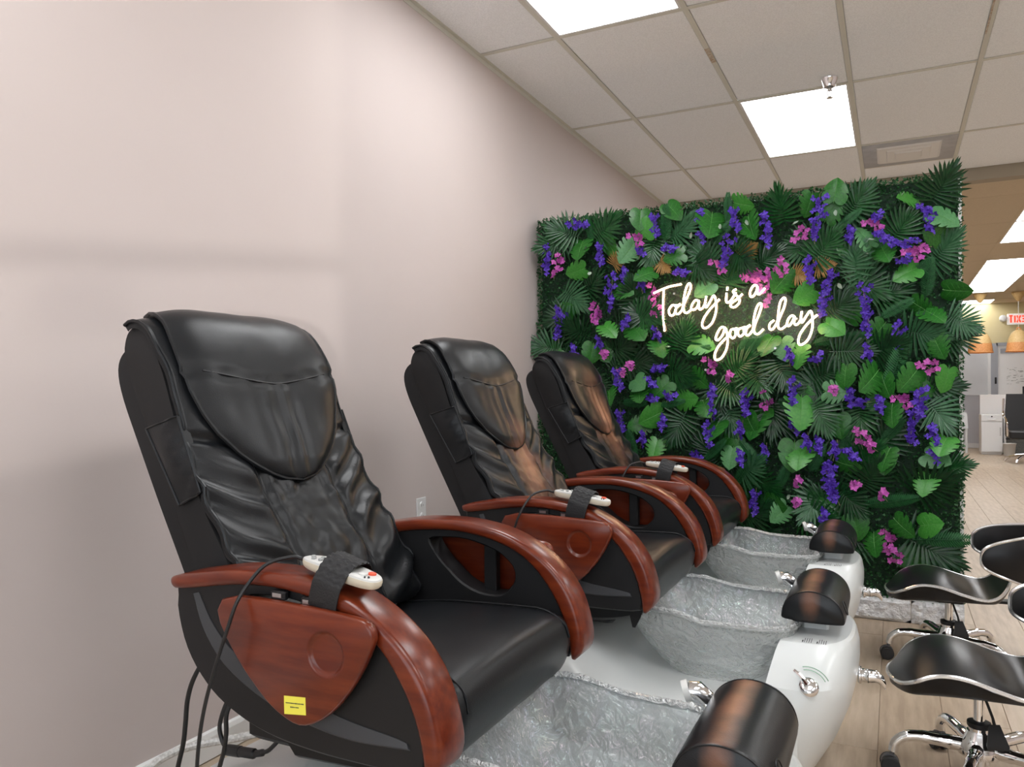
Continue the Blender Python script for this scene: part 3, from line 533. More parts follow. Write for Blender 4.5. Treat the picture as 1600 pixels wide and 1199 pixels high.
    for j in (1, -2):
        b = MB(); b.tube([r_[j] for r_ in rows_[::2]], .0038, 6); P(b, 'piping', 'leather', cv)
    for j in (18, 44):
        b = MB(); b.tube([(r_[j][0] + .0006, r_[j][1], r_[j][2]) for r_ in rows_[52::2]], .0016, 5); P(b, 'seam', 'black', cv)
    # headrest pillow lying on the cover
    def hw(s_):   # half width along the arc length
        pts = [(.02, .205), (.06, .222), (.12, .231), (.18, .233), (.24, .226), (.295, .208), (.34, .186), (.385, .150), (.42, .112), (.443, .080), (.458, .048), (.466, .0)]
        for (a, w0), (c_, w1) in zip(pts, pts[1:]):
            if s_ <= c_: return w0 + (w1 - w0) * max(0, (s_ - a) / (c_ - a))
        return 0
    Sa = [.02 + (.466 - .02) * (1 - (1 - k / 46) ** 1.7) for k in range(47)]
    def at(s_):
        i = max(0, min(108, next((q for q in range(109) if arc[q + 1] >= s_), 108))); t = (s_ - arc[i]) / max(1e-9, arc[i + 1] - arc[i]); return cp[i].lerp(cp[i + 1], t), nrm[i].lerp(nrm[i + 1], t)
    top, bot = [], []
    for s_ in Sa:
        p, n = at(s_); w = max(.0015, hw(s_)); r1, r2 = [], []
        for k in range(41):
            u = -1 + 2 * k / 40; y = u * w; e = 1 - abs(u) ** 5; tp = sstep(0, .05, s_ - .02) * .5 + .5; bt = sqrt(max(0, min(1, (.470 - s_) / .05)))
            d = .020 + .021 * e * bt * tp
            seam = .199 + .031 * (1 - min(1, (abs(y) / .2)) ** 1.4); d -= .007 * math.exp(-((s_ - seam) / .006) ** 2)
            vf = sstep(.2, .26, s_) * e
            d += vf * (.0036 * sin(y * 120 + 3 * noise.noise(Vector((y * 5, s_ * 8, 4)))) * math.exp(-(y / .05) ** 2) + .003 * noise.noise(Vector((y * 16, s_ * 8, 8))))
            d -= .005 * math.exp(-(y / .006) ** 2) * sstep(.23, .26, s_) * (1 - sstep(.36, .42, s_))
            d += .002 * noise.noise(Vector((y * 14, s_ * 14, 2)))
            r1.append((p.x + n.x * d, y, p.z + n.z * d)); r2.append((p.x + n.x * .014, y, p.z + n.z * .014))
        top.append(r1); bot.append(r2)
    b = MB(); b.grid(top); b.grid(bot)
    edge_t = [r_[0] for r_ in top] + [r_[-1] for r_ in reversed(top)]; edge_b = [r_[0] for r_ in bot] + [r_[-1] for r_ in reversed(bot)]
    b.loft([edge_t, edge_b], cap=(False, False)); hd = P(b, 'headrest_pillow', 'leather', sm=75)
    b = MB(); b.tube(edge_t, .0042, 6); P(b, 'piping', 'leather', hd)
    b = MB(); sm = []
    for k in range(33):
        y = -.19 + .38 * k / 32; s_ = .199 + .031 * (1 - min(1, (abs(y) / .2)) ** 1.4); p, n = at(s_); e = 1 - abs(y / hw(s_)) ** 5; d = .020 + .021 * e - .0040; sm.append((p.x + n.x * d, y, p.z + n.z * d))
    b.tube(sm, .0024, 5); P(b, 'seam', 'black', hd)
    # side pocket on both flanks
    for s in (-1, 1):
        y0 = .250 * s; q = [(-1.382, 1.020), (-1.290, 1.047), (-1.226, .897), (-1.286, .868)]; rings = []
        def Q(u, v): 
            a = Vector(q[0]).lerp(Vector(q[1]), u); c_ = Vector(q[3]).lerp(Vector(q[2]), u); return a.lerp(c_, v)
        g = []
        for i in range(15):
            row = []
            for k in range(13):
                u, v = k / 12, i / 14; p = Q(u, v); d = .007 + .010 * sin(pi * u) * sin(pi * min(1, v * 1.1 + .08)) + (.0035 * sin(v * 30 + u * 9) * sstep(.42, .6, u) * (1 - sstep(.9, 1, u)))
                row.append((p.x, y0 + s * d, p.y))
            g.append(row)
        b = MB(); b.grid(g); ed = [r_[0] for r_ in g] + g[-1][1:] + [r_[-1] for r_ in reversed(g)][1:] + g[0][::-1][1:-1]
        b.loft([ed, [(x_, y0 - s * .012, z_) for x_, y_, z_ in ed]], cap=(False, False)); pk = P(b, 'side_pocket', 'leather', sm=60)
        b = MB(); b.tube(ed + [ed[0]], .0028, 6); P(b, 'pocket_piping', 'leather', pk)
    return root
STICK = []
chair = build_chair()
# the yellow notice sits only on the tray of the first chair
CH_Y, CH_DX = (1.34, 2.36, 3.35), (0, .04, .02)
chairs = [chair, copy_tree(chair), copy_tree(chair)]
CH_LAB = ['black leather massage chair nearest the camera, yellow sticker on its wooden tray', 'middle black leather massage chair with brown reflection painted on headrest and back', 'farthest black leather massage chair against the flower wall, brown reflection painted on its headrest']
for i, c in enumerate(chairs):
    c.location = (-.9 + CH_DX[i], CH_Y[i], OFF[2]); tag(c, CH_LAB[i], 'massage chair', 'massage chairs in a row')
    if i:
        for ch in c.children:
            n = ch.name.split('.')[0]
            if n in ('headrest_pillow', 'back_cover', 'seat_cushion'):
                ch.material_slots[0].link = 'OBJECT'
                ch.material_slots[0].material = MT[('leather_sa', 'leather_sb')[i - 1]] if n != 'seat_cushion' else MT['leather']
ty = [c for c in chairs[0].children if c.name.startswith('folding_tray')][0]
yo = -.3615
b = MB(); q = [(-.916, .5855), (-.870, .590), (-.869, .561), (-.9155, .555)]
b.loft([[(x, yo, z) for x, z in q], [(x, yo + .0006, z) for x, z in q]]); st = b.build('yellow_sticker', 'yellow', ty, smooth=0, off=OFF)
b = MB()
random.seed(3)
for zz, x0, x1 in ((.5765, -.912, -.873), (.5700, -.902, -.884)):
    x = x0
    while x < x1:
        w = random.uniform(.001, .0026); h = random.uniform(.0012, .002); sl = (x + .893) * .09
        b.box(x, x + w, yo - .0004, yo - .0001, zz + sl - h / 2, zz + sl + h / 2); x += w + .0007
b.build('sticker_print', 'ink', st, smooth=0, off=OFF)

# ---- remotes, each strapped to a near armrest
def build_remote():
    r = empty('massage_remote', (0, 0, 0))
    A, B = Vector((-.930, -.290, .797)), Vector((-.752, -.318, .778)); d = (B - A); Ln = d.length; d.normalize(); side = Vector((-d.y, d.x, 0)).normalized(); up = d.cross(side)
    if up.z < 0: up = -up
    o = (-.84, -.30, .787)
    def ringat(t, hh, inset=0):
        out = []; return out
    out = []
    for k in range(40):
        a = 2 * pi * k / 40; ca, sa = cos(a), sin(a); w = .0235 + .0015 * ca
        out.append((Ln / 2 * math.copysign(abs(ca) ** .62, ca), w * math.copysign(abs(sa) ** .72, sa)))
    mid = (A + B) / 2
    R = lambda h, k, e: [tuple(mid + d * (x * (1 - (1 - k) * .25)) + side * (y * k) + up * (h + e * (1 - (x / Ln * 2) ** 2))) for x, y in out]
    b = MB(); b.loft([R(-.008, .80, 0), R(-.004, .96, 0), R(.001, 1, .002), R(.005, .99, .003)]); b.build('remote_body', 'cream_plastic', r, off=o)
    b = MB(); b.loft([R(.0045, .975, .003), R(.0075, .93, .004), R(.0085, .80, .005)]); fc = b.build('remote_face', 'silver', r, off=o)
    def disc(x, y, rad, m, n='button', sx=1.):
        bb = MB(); p = mid + d * x + side * y + up * (.0088 + .005 * (1 - (x / Ln * 2) ** 2)); rr = []
        for h, k in ((-.003, 1), (.0012, 1), (.002, .7)): rr.append([tuple(p + d * (rad * sx * k * cos(a * pi / 8)) + side * (rad * k * sin(a * pi / 8)) + up * h) for a in range(16)])
        bb.loft(rr); bb.build(n, m, fc, off=o)
    disc(.066, .008, .0062, 'red', 'power_button', 1.2); disc(.058, -.006, .0062, 'silver', sx=1.25); disc(.03, -.010, .005, 'greyb'); disc(.075, -.009, .0018, 'ink'); disc(.071, -.014, .0016, 'ink')
    for x, y, q in ((-.062, -.007, .0042), (-.052, .005, .0036), (-.046, -.006, .004), (-.04, .010, .0026), (-.073, .002, .004)): disc(x, y, q, 'greyb')
    # cord with a ribbed collar
    b = MB(); b.tube([A + d * .004, A - d * .014], [.0048, .0034], 8); b.build('cord_collar', 'cord', r, off=o)
    pts = [A - d * .01, (-.955, -.300, .802), (-.985, -.335, .790), (-1.005, -.372, .742), (-1.022, -.382, .690), (-1.05, -.384, .620), (-1.077, -.382, .550), (-1.097, -.378, .480), (-1.110, -.372, .400), (-1.125, -.35, .28), (-1.15, -.32, .14), (-1.2, -.28, .03)]
    b = MB(); b.tube(spl(pts, 6), .0034, 8); b.build('remote_cord', 'cord', r, off=o)
    return r, o
rem, ro_ = build_remote()
def build_strap():
    o = (-.84, -.30, .74); r = empty('elastic_strap', (0, 0, 0)); rings = []
    # loop round arm and remote, in the plane across the arm
    c = Vector((-.838, -.300, .770)); ax = Vector((.965, .0, -.26)).normalized(); s_ = Vector((0, 1, 0)); u = Vector((.26, 0, .965))
    loop = [(-.0475, -.035), (-.0485, .0), (-.044, .014), (-.030, .036), (-.012, .0435), (.012, .0425), (.028, .034), (.044, .010), (.046, -.02), (.040, -.037), (.0, -.040), (-.040, -.039)]
    lp_ = spl([(a, q, 0) for a, q in loop], 6, closed=True); n = len(lp_)
    g = []
    for j in range(23):
        t = (j / 22 - .5) * .058; row = []
        for i, p in enumerate(lp_):
            k = i / n; gath = .0016 * sin(i * 2.1 + 1.2 * sin(j * .9)) * sstep(.10, .2, k) * (1 - sstep(.62, .72, k)); q = p * (1 + gath / max(.02, p.length)); row.append(tuple(c + ax * t + s_ * q.x + u * q.y))
        g.append(row)
    b = MB(); b.loft(g, cap=(False, False)); inner = [[tuple(c + ax * ((j / 22 - .5) * .058) + s_ * (p.x * .955) + u * (p.y * .955)) for p in lp_] for j in (0, 22)]
    b.loft([g[0], inner[0], inner[1], g[-1]], cap=(False, False)); b.build('strap_band', 'elastic', r, off=o, smooth=60)
    return r, o
stp, so_ = build_strap()
words = ['nearest the camera', 'of the middle chair', 'of the farthest chair']
for i in range(3):
    a = rem if i == 0 else copy_tree(rem); a.location = (ro_[0] + CH_DX[i], CH_Y[i] + ro_[1], ro_[2])
    tag(a, 'cream and silver corded massage remote lying on the armrest ' + words[i], 'remote control', 'massage remotes')
    a = stp if i == 0 else copy_tree(stp); a.location = (so_[0] + CH_DX[i], CH_Y[i] + so_[1], so_[2])
    tag(a, 'gathered black elastic strap around the armrest and remote ' + words[i], 'strap', 'elastic straps on the armrests')
# ---- loose cables under the first chair
def cable(name, pts, r, m, label, cat, n=6):
    o = pts[len(pts) // 2]; b = MB(); b.tube(spl(pts, n), r, 8); x = b.build(name, m, None, loc=o, off=o); return tag(x, label, cat)
cable('power_cable', [(-1.30, 1.28, .62), (-1.38, 1.262, .53), (-1.433, 1.25, .452), (-1.46, 1.25, .393), (-1.469, 1.25, .33), (-1.477, 1.25, .281), (-1.50, 1.25, .20), (-1.53, 1.26, .05), (-1.56, 1.3, .008)], .0055, 'cord', 'thick black cable hanging behind the nearest chair, leftmost of the cables', 'cable')
r = empty('cable_coupling', (-1.235, 1.19, .34)); o = (-1.235, 1.19, .34)
b = MB(); b.tube(spl([(-1.25, 1.22, .50), (-1.285, 1.205, .435), (-1.305, 1.20, .38), (-1.300, 1.20, .348), (-1.282, 1.195, .336), (-1.262, 1.19, .335)], 6), .0048, 8); b.build('cable', 'cord', r, off=o)
b = MB(); b.tube([(-1.276, 1.19, .334), (-1.272, 1.19, .3345), (-1.235, 1.19, .338), (-1.2345, 1.19, .338), (-1.196, 1.19, .3415), (-1.192, 1.19, .342)], [.007, .0115, .0115, .0105, .0105, .007], 12); b.build('plug', 'cord', r, off=o)
b = MB(); b.tube(spl([(-1.194, 1.19, .342), (-1.172, 1.19, .349), (-1.15, 1.19, .362), (-1.12, 1.2, .40), (-1.10, 1.22, .46)], 6), [.0075] * 7 + [.0045] * 18, 8); b.build('cable', 'cord', r, off=o)
tag(r, 'black cable loop joined by an inline plug under the nearest chair', 'cable')
cable('thin_cable', [(-1.13, 1.10, .53), (-1.145, 1.072, .485), (-1.147, 1.07, .442), (-1.153, 1.07, .408), (-1.165, 1.07, .374), (-1.19, 1.06, .28), (-1.24, 1.04, .12), (-1.30, 1.03, .006)], .0045, 'cord', 'thin black cable hanging straight down beside the inline plug', 'cable')
cable('braided_hose', [(-1.70, 1.30, .012), (-1.77, 1.36, .05), (-1.80, 1.42, .085), (-1.79, 1.48, .10), (-1.77, 1.54, .10), (-1.72, 1.60, .10), (-1.66, 1.66, .105), (-1.58, 1.72, .12), (-1.45, 1.70, .15), (-1.30, 1.6, .2)], .011, 'hose', 'grey braided water hose curving along the baseboard behind the nearest chair', 'hose')
# ================================================================== FOOT SPA TUBS (same frame as the chairs)
TOFF = (-.65, 0, 0)
def rim_z(x): return .445 + .020 * (1 - sstep(-.565, -.475, x))
def bowl_ring(z0, xa, xb, w, n=64, p=.42, use_rim=False, dz=0.):
    out = []; cx, hx = (xa + xb) / 2, (xb - xa) / 2
    for k in range(n):
        a = 2 * pi * k / n; x = cx + hx * math.copysign(abs(cos(a)) ** p, cos(a)); y = w * math.copysign(abs(sin(a)) ** p, sin(a))
        out.append((x, y, (rim_z(x) + dz) if use_rim else z0))
    return out
def lerp_ring(a, b_, t): return [tuple(p + (q - p) * t for p, q in zip(u, v)) for u, v in zip(a, b_)]
def build_tub():
    root = empty('foot_spa_tub', (-.65, 0, 0)); P = lambda bb, n, m, par=root, sm=35: bb.build(n, m, par, smooth=sm, off=TOFF)
    # low body: loft along x
    ST = [(-1.38, .225, .20), (-1.36, .24, .215), (-1.25, .285, .25), (-1.12, .33, .275), (-.95, .388, .32), (-.84, .37, .36), (-.76, .325, .385), (-.68, .285, .40), (-.55, .268, .405), (-.42, .268, .40), (-.34, .285, .385), (-.28, .315, .36), (-.22, .35, .33)]
    xs = even(spl(ST, 5), 50); rings = []
    for p in xs:
        x, h, w = p; ring = []
        pr = [(w * .97, 0), (w, .03), (w, h * .62), (w * .985, h * .80), (w * .93, h * .90), (w * .78, h * .965), (w * .5, h), (0, h + .004)]
        ring = [(x, -a, z) for a, z in pr] + [(x, a, z) for a, z in reversed(pr[:-1])]
        rings.append(ring)
    b = MB(); b.loft(rings); P(b, 'tub_body', 'tub', sm=50)
    # raised front pedestal with sloping shoulders
    rings = []
    def prow(z, xb, xf, w, p=.62):
        out = [(xb, w, z)]
        for k in range(31):
            a = pi / 2 - pi * k / 30; out.append((xb + .03 + (xf - xb - .03) * abs(cos(a)) ** p, w * math.copysign(abs(sin(a)) ** .80, sin(a)), z))
        out.append((xb, -w, z)); return out
    for z, xb, xf, w in ((0, -.40, -.255, .300), (.04, -.39, -.225, .310), (.10, -.37, -.175, .325), (.17, -.35, -.135, .335), (.24, -.33, -.108, .338), (.30, -.31, -.094, .330), (.335, -.300, -.090, .315), (.372, -.292, -.090, .276), (.404, -.284, -.096, .238), (.416, -.280, -.100, .215), (.423, -.276, -.108, .205), (.424, -.27, -.115, .198)): rings.append(prow(z, xb, xf, w))
    b = MB(); b.loft(rings); ped = P(b, 'front_pedestal', 'tub', sm=22)
    # printed instructions on the deck
    b = MB(); random.seed(5)
    for gx in (-.222, -.186):
        for k in range(5):
            ln = random.uniform(.030, .040) if k else .018; x = gx + .0055 * k; b.box(x, x + (.0014 if k else .003), -.198, -.198 + ln, .4244, .4247)
    P(b, 'printed_text', 'ink', ped, 0)
    # footrest
    b = MB(); b.bbox(-.235, -.165, -.06, .06, .40, .470, .006); P(b, 'footrest_stem', 'tub')
    R = []
    prof = [(-.083, .004), (-.084, .018), (-.080, .036), (-.068, .056), (-.048, .072), (-.022, .0815), (.004, .082), (.030, .076), (.052, .063), (.068, .044), (.076, .022), (.077, .006), (.070, 0), (.02, -.003), (-.045, -.003), (-.058, 0)]
    pp = spl([(a, 0, c) for a, c in prof], 3, closed=True)
    for y, k in ((-.150, .93), (-.1485, .965), (-.143, .99), (-.13, 1), (0, 1.012), (.13, 1), (.143, .99), (.1485, .965), (.150, .93)): R.append([(-.196 + q.x * k, y, .466 + .04 + (q.z - .04) * k) for q in pp])
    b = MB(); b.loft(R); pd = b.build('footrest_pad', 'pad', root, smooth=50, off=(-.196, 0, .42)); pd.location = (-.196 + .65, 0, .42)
    for k in (1, 7):
        b = MB(); b.tube([(x, y + (-.0012 if y < 0 else .0012), z) for x, y, z in R[k]], .0018, 5, closed=True); b.build('pad_seam', 'leather', pd, off=(-.196, 0, .42))
    b = MB(); b.tube([(-.1185 - .006 * (sin(a * pi / 10) + .3), -.095 + .020 * cos(a * pi / 10), .500 + .018 * sin(a * pi / 10)) for a in range(20)], .0014, 5, closed=True); b.build('embossed_ring', 'leather', pd, off=(-.196, 0, .42))
    # bowl of clear rippled plastic
    rim = bowl_ring(0, -.722, -.236, .222, use_rim=True); foot = bowl_ring(.262, -.60, -.345, .145, p=.6); low = bowl_ring(.225, -.55, -.39, .10, p=.8); rings = []
    for t in (0, .03, .08, .18, .32, .48, .64, .80, .92, 1): 
        s_ = t ** 1.25; rings.append([(u[0] + (v[0] - u[0]) * s_ ** 1.3, u[1] + (v[1] - u[1]) * s_ ** 1.3, u[2] + (v[2] - u[2]) * t) for u, v in zip(rim, foot)])
    rings += [low, [(-.47 + (x + .47) * .1, y * .1, .222) for x, y, z in low]]
    b = MB(); b.loft(rings, cap=(False, True)); P(b, 'basin', 'bowl', sm=60)
    b = MB(); b.tube([(x, y, z) for x, y, z in rim], .0065, 8, closed=True); P(b, 'basin_rim', 'bowl', sm=60)
    # spray handle in its holder beside the pad
    hx, hy, hz = -.300, .150, .500
    b = MB(); b.tube([(hx + .028, hy - .01, hz - .075), (hx + .022, hy - .008, hz - .02), (hx + .006, hy, hz + .004)], [.014, .013, .016], 12); b.tube([(hx + .016, hy, hz - .005), (hx - .004, hy - .005, hz + .010), (hx - .020, hy - .010, hz + .012)], [.018, .021, .017], 16); h = P(b, 'spray_handle', 'chrome', sm=50)
    b = MB(); b.tube([(hx - .017, hy - .009, hz + .0125), (hx - .028, hy - .012, hz + .009)], [.021, .020], 16); P(b, 'spray_face', 'silver', h)
    # drain spout at the foot of the nose
    sz = .292
    b = MB(); b.lathe([(.020, 0), (.024, .003), (.024, .008), (.019, .010), (.0185, .022), (.0195, .024), (.0185, .026), (.018, .034)], c=(-.094, .0, sz), n=20, axis='x'); sp = P(b, 'spout', 'chrome', sm=40)
    b = MB(); b.tube([(-.062, 0, sz), (-.050, 0, sz + .001), (-.038, 0, sz - .006), (-.030, -.001, sz - .017), (-.026, -.002, sz - .03)], [.0185, .0175, .0135, .008, .002], 14); P(b, 'spout_tip', 'chrome', sp, 60)
    b = MB(); b.lathe([(.0188, 0), (.0188, .003)], c=(-.070, 0, sz), n=20, axis='x'); P(b, 'spout_ring', 'black', sp)
    # filling knob on the near shoulder
    n = Vector((.18, -.72, .67)).normalized(); c = Vector((-.196, -.300, .343)); t = n.cross(Vector((1, 0, 0))).normalized(); u = t.cross(n)
    def disc(bb, prof, cc=c, k=24):
        bb.loft([[tuple(cc + n * h + (t * cos(2 * pi * i / k) + u * sin(2 * pi * i / k)) * r) for i in range(k)] for r, h in prof])
    b = MB(); disc(b, [(.025, -.010), (.025, .004), (.022, .010), (.016, .013), (.008, .014)]); kn = P(b, 'filling_knob', 'chrome', sm=40)
    b = MB(); b.tube([c + n * .014 + t * .0 - u * .004, c + n * .017 - u * .022 + t * .018, c + n * .014 - u * .038 + t * .030], [.008, .006, .0045], 8); P(b, 'knob_lever', 'chrome', kn)
    b = MB(); b.tube([c + n * .004 + (t * cos(a) + u * sin(a)) * .044 for a in [radians(q) for q in range(-20, 61, 8)]], .0012, 5); b.tube([c + n * .004 + (t * cos(a) + u * sin(a)) * .052 for a in [radians(q) for q in range(-20, 61, 8)]], .0012, 5); P(b, 'printed_scale', 'green_ink', kn)
    return root
tub = build_tub()
tubs = [tub, copy_tree(tub), copy_tree(tub)]
TL = ['white foot spa tub of the nearest massage chair, black footrest at the bottom edge', 'white foot spa tub of the middle massage chair with chrome knob in view', 'white foot spa tub of the farthest massage chair beside the flower wall']
for i, t in enumerate(tubs): t.location = (-.69 + CH_DX[i], CH_Y[i], 0); tag(t, TL[i], 'foot spa', 'foot spa tubs in a row')
# disposable liners in the basins
def build_liner():
    r = empty('tub_liner', (-.48, 0, .22)); o = (-.48, 0, .222); random.seed(11)
    rim = bowl_ring(0, -.716, -.242, .216, n=160, use_rim=True, dz=.007); inn = bowl_ring(.29, -.60, -.345, .140, n=160, p=.6); rings = []
    for k in range(15):
        t = k / 14; s_ = t ** 1.6; ring = []
        for i, (u, v) in enumerate(zip(rim, inn)):
            x, y, z = (u[0] + (v[0] - u[0]) * s_, u[1] + (v[1] - u[1]) * s_, u[2] + (v[2] - u[2]) * t)
            d = (.004 * noise.noise(Vector((x * 16, y * 16, z * 12))) + .0025 * noise.noise(Vector((x * 40, y * 40, z * 30)))) * min(1, t * 6); ring.append((x + d, y + d, z + d))
        rings.append(ring)
    last = rings[-1]
    for k, q in enumerate((.85, .65, .45, .25, .08)): rings.append([(-.472 + (x + .472) * q + .0, y * q, .278 - .012 * (1 - q) + .006 * noise.noise(Vector((x * q * 22, y * q * 22, k)))) for x, y, z in last])
    b = MB(); b.loft(rings, cap=(False, True)); b.build('film', 'film', r, off=o, smooth=80)
    # gathered elastic hem folded over the rim
    hr = []
    for dx, dz in ((-.004, -.004), (-.001, .003), (.005, .005), (.010, .002), (.0105, -.005), (.009, -.011)):
        ring = []
        for i, (x, y, z) in enumerate(rim):
            cx, cy = x + .48, y; l = hypot(cx / .24, cy / .215); nx, ny = cx / .24 / l, cy / .215 / l; j = .0032 * noise.noise(Vector((x * 120, y * 120, dx * 200))) + .0015 * sin(i * 2.4); ring.append((x + nx * (dx + j * .6), y + ny * (dx + j * .6), z + dz + j))
        hr.append(ring)
    b = MB(); b.loft(hr, cap=(False, False)); b.build('gathered_hem', 'hem', r, off=o, smooth=30)
    return r
ln = build_liner()
LL = ['clear crinkled plastic liner in the nearest foot basin', 'clear crinkled plastic liner in the middle foot basin', 'clear crinkled plastic liner in the farthest foot basin']
for i in range(3):
    q = ln if i == 0 else copy_tree(ln); q.location = (-.52 + CH_DX[i], CH_Y[i], .222); tag(q, LL[i], 'tub liner', 'plastic liners in the foot basins')
    if i == 0:
        b = MB(); b.box(-.012, .012, -.004, .004, 0, .0006); tg = b.build('teal_print', 'teal', q, smooth=0); tg.location = (-.055, .02, .0655); tg.rotation_euler = (0, 0, .5)

# ================================================================== STOOLS (facing -x)
def build_stool():
    root = empty('rolling_stool', (0, 0, 0))
    P = lambda bb, n, m, par=root, sm=40: bb.build(n, m, par, smooth=sm)
    S = spl([(-.205, 0, .290), (-.195, 0, .298), (-.165, 0, .322), (-.12, 0, .345), (-.08, 0, .352), (-.03, 0, .347), (.03, 0, .330), (.08, 0, .318), (.12, 0, .316), (.155, 0, .332), (.180, 0, .365), (.190, 0, .395)], 4); S = even(S, 45)
    def wid(k):
        t = k / 44; return .185 * (1 - .55 * max(0, (.16 - t) / .16) ** 2.2 - .10 * sstep(.75, 1, t))
    top = []
    for k, p in enumerate(S):
        w = wid(k); row = []
        for j in range(25):
            u = -1 + 2 * j / 24; y = w * u; bow = .020 * (1 - u * u) * (sstep(0, .2, k / 44)) ; dz = bow - .014 * (1 - u * u) * sstep(.45, .7, k / 44) * 2.0
            fx = -.020 * (1 - u * u) * (1 - sstep(0, .3, k / 44))
            row.append((p.x + fx, y, p.z + dz))
        top.append(row)
    hull = []
    for k, row in enumerate(top):
        p = S[k]; t = k / 44; bz = .262 + .03 * t + (.045 * sstep(.8, 1, t)); bz = min(bz, p.z - .010); hr = []
        for j, (x, y, z) in enumerate(row):
            u = -1 + 2 * j / 24; e = max(0, 1 - abs(u) ** 7) ** .6; hr.append((x + .004 * (1 - t) , y * (.995 - .05 * e), (p.z - .006) * (1 - e) + bz * e - .004 * 0))
        hull.append(hr)
    b = MB(); b.grid(top); b.grid(hull); b.loft([top[0], hull[0]], closed=False); b.loft([top[-1], hull[-1]], closed=False); se = P(b, 'seat', 'stool', sm=60)
    edge = [r_[0] for r_ in top] + top[-1][1:-1] + [r_[-1] for r_ in reversed(top)] + top[0][::-1][1:-1]
    b = MB(); b.tube([(x, y, z - .004) for x, y, z in edge], .0058, 6, closed=True); P(b, 'seat_trim', 'trim', se)
    # wrap-around backrest
    n = 41; outer, inner = [], []; g1, g2 = [], []; cx = .110
    for i in range(n):
        f = sin(pi / 2 * (-1 + 2 * i / (n - 1))); a = radians(94) * f; c_ = max(0, cos(f * pi / 2))
        zl, zh = .464 - .078 * max(0, c_) ** .30 - .055 * c_ ** 2, .465 + .098 * max(0, c_) ** .30; ri = .196
        r1, r2 = [], []
        for k in range(13):
            t = k / 12; z = zl + (zh - zl) * t; lean = .12 * (z - .45) * c_; bl = .012 * sin(pi * t) * min(1, c_ * 3)
            x0, y0 = cos(a), sin(a); sx = .215; r1.append((cx + sx * x0 - bl * x0 + lean, .195 * y0 - bl * y0, z)); ro2 = .022 * min(1, .25 + c_ * 1.6) * sin(pi * min(1, max(0, .04 + .92 * t))) ; r2.append((cx + (sx + ro2) * x0 + lean, (.195 + ro2) * y0, z))
        g1.append(r1); g2.append(r2)
    b = MB(); b.grid(g1); b.grid(g2); b.loft([[r_[0] for r_ in g1], [r_[0] for r_ in g2]], closed=False); b.loft([[r_[-1] for r_ in g1], [r_[-1] for r_ in g2]], closed=False); bk = P(b, 'backrest', 'stool', sm=60)
    ed = [r_[-1] for r_ in g1] + [r_[0] for r_ in reversed(g1)]
    b = MB(); b.tube(ed, .0058, 6, closed=True); P(b, 'backrest_trim', 'trim', bk)
    b = MB(); b.loft([[(.02, -.022, .262), (.02, .022, .262), (.02, .022, .272), (.02, -.022, .272)], [(.20, -.022, .268), (.20, .022, .268), (.20, .022, .278), (.20, -.022, .278)], [(.285, -.022, .330), (.285, .022, .330), (.275, .022, .335), (.275, -.022, .335)], [(.338, -.022, .45), (.338, .022, .45), (.33, .022, .45), (.33, -.022, .45)]]); P(b, 'back_bracket', 'black', sm=0)
    # gas lift
    b = MB(); b.bbox(-.05, .05, -.045, .045, .254, .272, .004); P(b, 'mounting_plate', 'black')
    b = MB(); b.lathe([(.0145, .05), (.0145, .262)], n=16); P(b, 'gas_piston', 'chrome')
    b = MB(); b.lathe([(.026, .02), (.026, .165)], n=20); P(b, 'cylinder', 'chrome'); b = MB(); b.lathe([(.0275, .162), (.0295, .166), (.0295, .176), (.016, .180)], n=20); P(b, 'cylinder_cap', 'black')
    b = MB(); b.tube([(.012, -.012, .252), (.030, -.024, .20), (.034, -.030, .178)], [.004, .004, .005], 6); b.loft([[(.020, -.036, .186), (.046, -.026, .186), (.046, -.022, .184), (.020, -.030, .184)], [(.012, -.066, .138), (.066, -.050, .138), (.064, -.042, .136), (.012, -.056, .136)], [(.014, -.066, .128), (.064, -.050, .128), (.062, -.042, .128), (.014, -.056, .128)]]); P(b, 'height_lever', 'black', sm=30)
    b = MB(); b.lathe([(.030, .085), (.052, .088), (.054, .10), (.050, .118), (.038, .130), (.031, .150), (.030, .152)], n=30); P(b, 'hub', 'chrome')
    for k in range(5):
        a = radians(180 + 6 + 72 * k); d = Vector((cos(a), sin(a), 0))
        pts = spl([d * .030 + Vector((0, 0, .108)), d * .09 + Vector((0, 0, .112)), d * .15 + Vector((0, 0, .115)), d * .185 + Vector((0, 0, .108)), d * .208 + Vector((0, 0, .088)), d * .214 + Vector((0, 0, .064))], 5)
        b = MB(); b.tube(pts, [.019] * 5 + [.0165] * 5 + [.015] * 5 + [.0135] * 11, 10); lg = P(b, 'leg', 'chrome', sm=60)
        c = d * .222; sd = Vector((-d.y, d.x, 0))
        b = MB()
        for s in (-1, 1):
            q = c + sd * .013 * s; b.loft([[tuple(q + sd * (h * s) + d * (r_ * cos(w * pi / 10)) + Vector((0, 0, .026 + r_ * sin(w * pi / 10)))) for w in range(20)] for r_, h in ((.020, -.009), (.0255, -.006), (.0255, .006), (.022, .009))])
        cs = P(b, 'caster', 'caster', lg)
        b = MB(); b.tube([d * .214 + Vector((0, 0, .068)), d * .217 + Vector((0, 0, .052))], .006, 8); b.loft([[tuple(c + sd * s_ + d * (.024 * cos(radians(w))) + Vector((0, 0, .027 + .029 * sin(radians(w))))) for w in range(10, 171, 20)] for s_ in (-.006, .006)]); P(b, 'caster_hood', 'hood', lg)
    return root
s0 = build_stool(); s1 = copy_tree(s0)
s0.location = (.190, 3.49, 0); tag(s0, 'black vinyl rolling stool with silver piping nearer the flower wall', 'stool', 'rolling stools facing the tubs')
s1.location = (.205, 2.46, 0); tag(s1, 'black vinyl rolling stool with silver piping in the front right corner', 'stool', 'rolling stools facing the tubs')
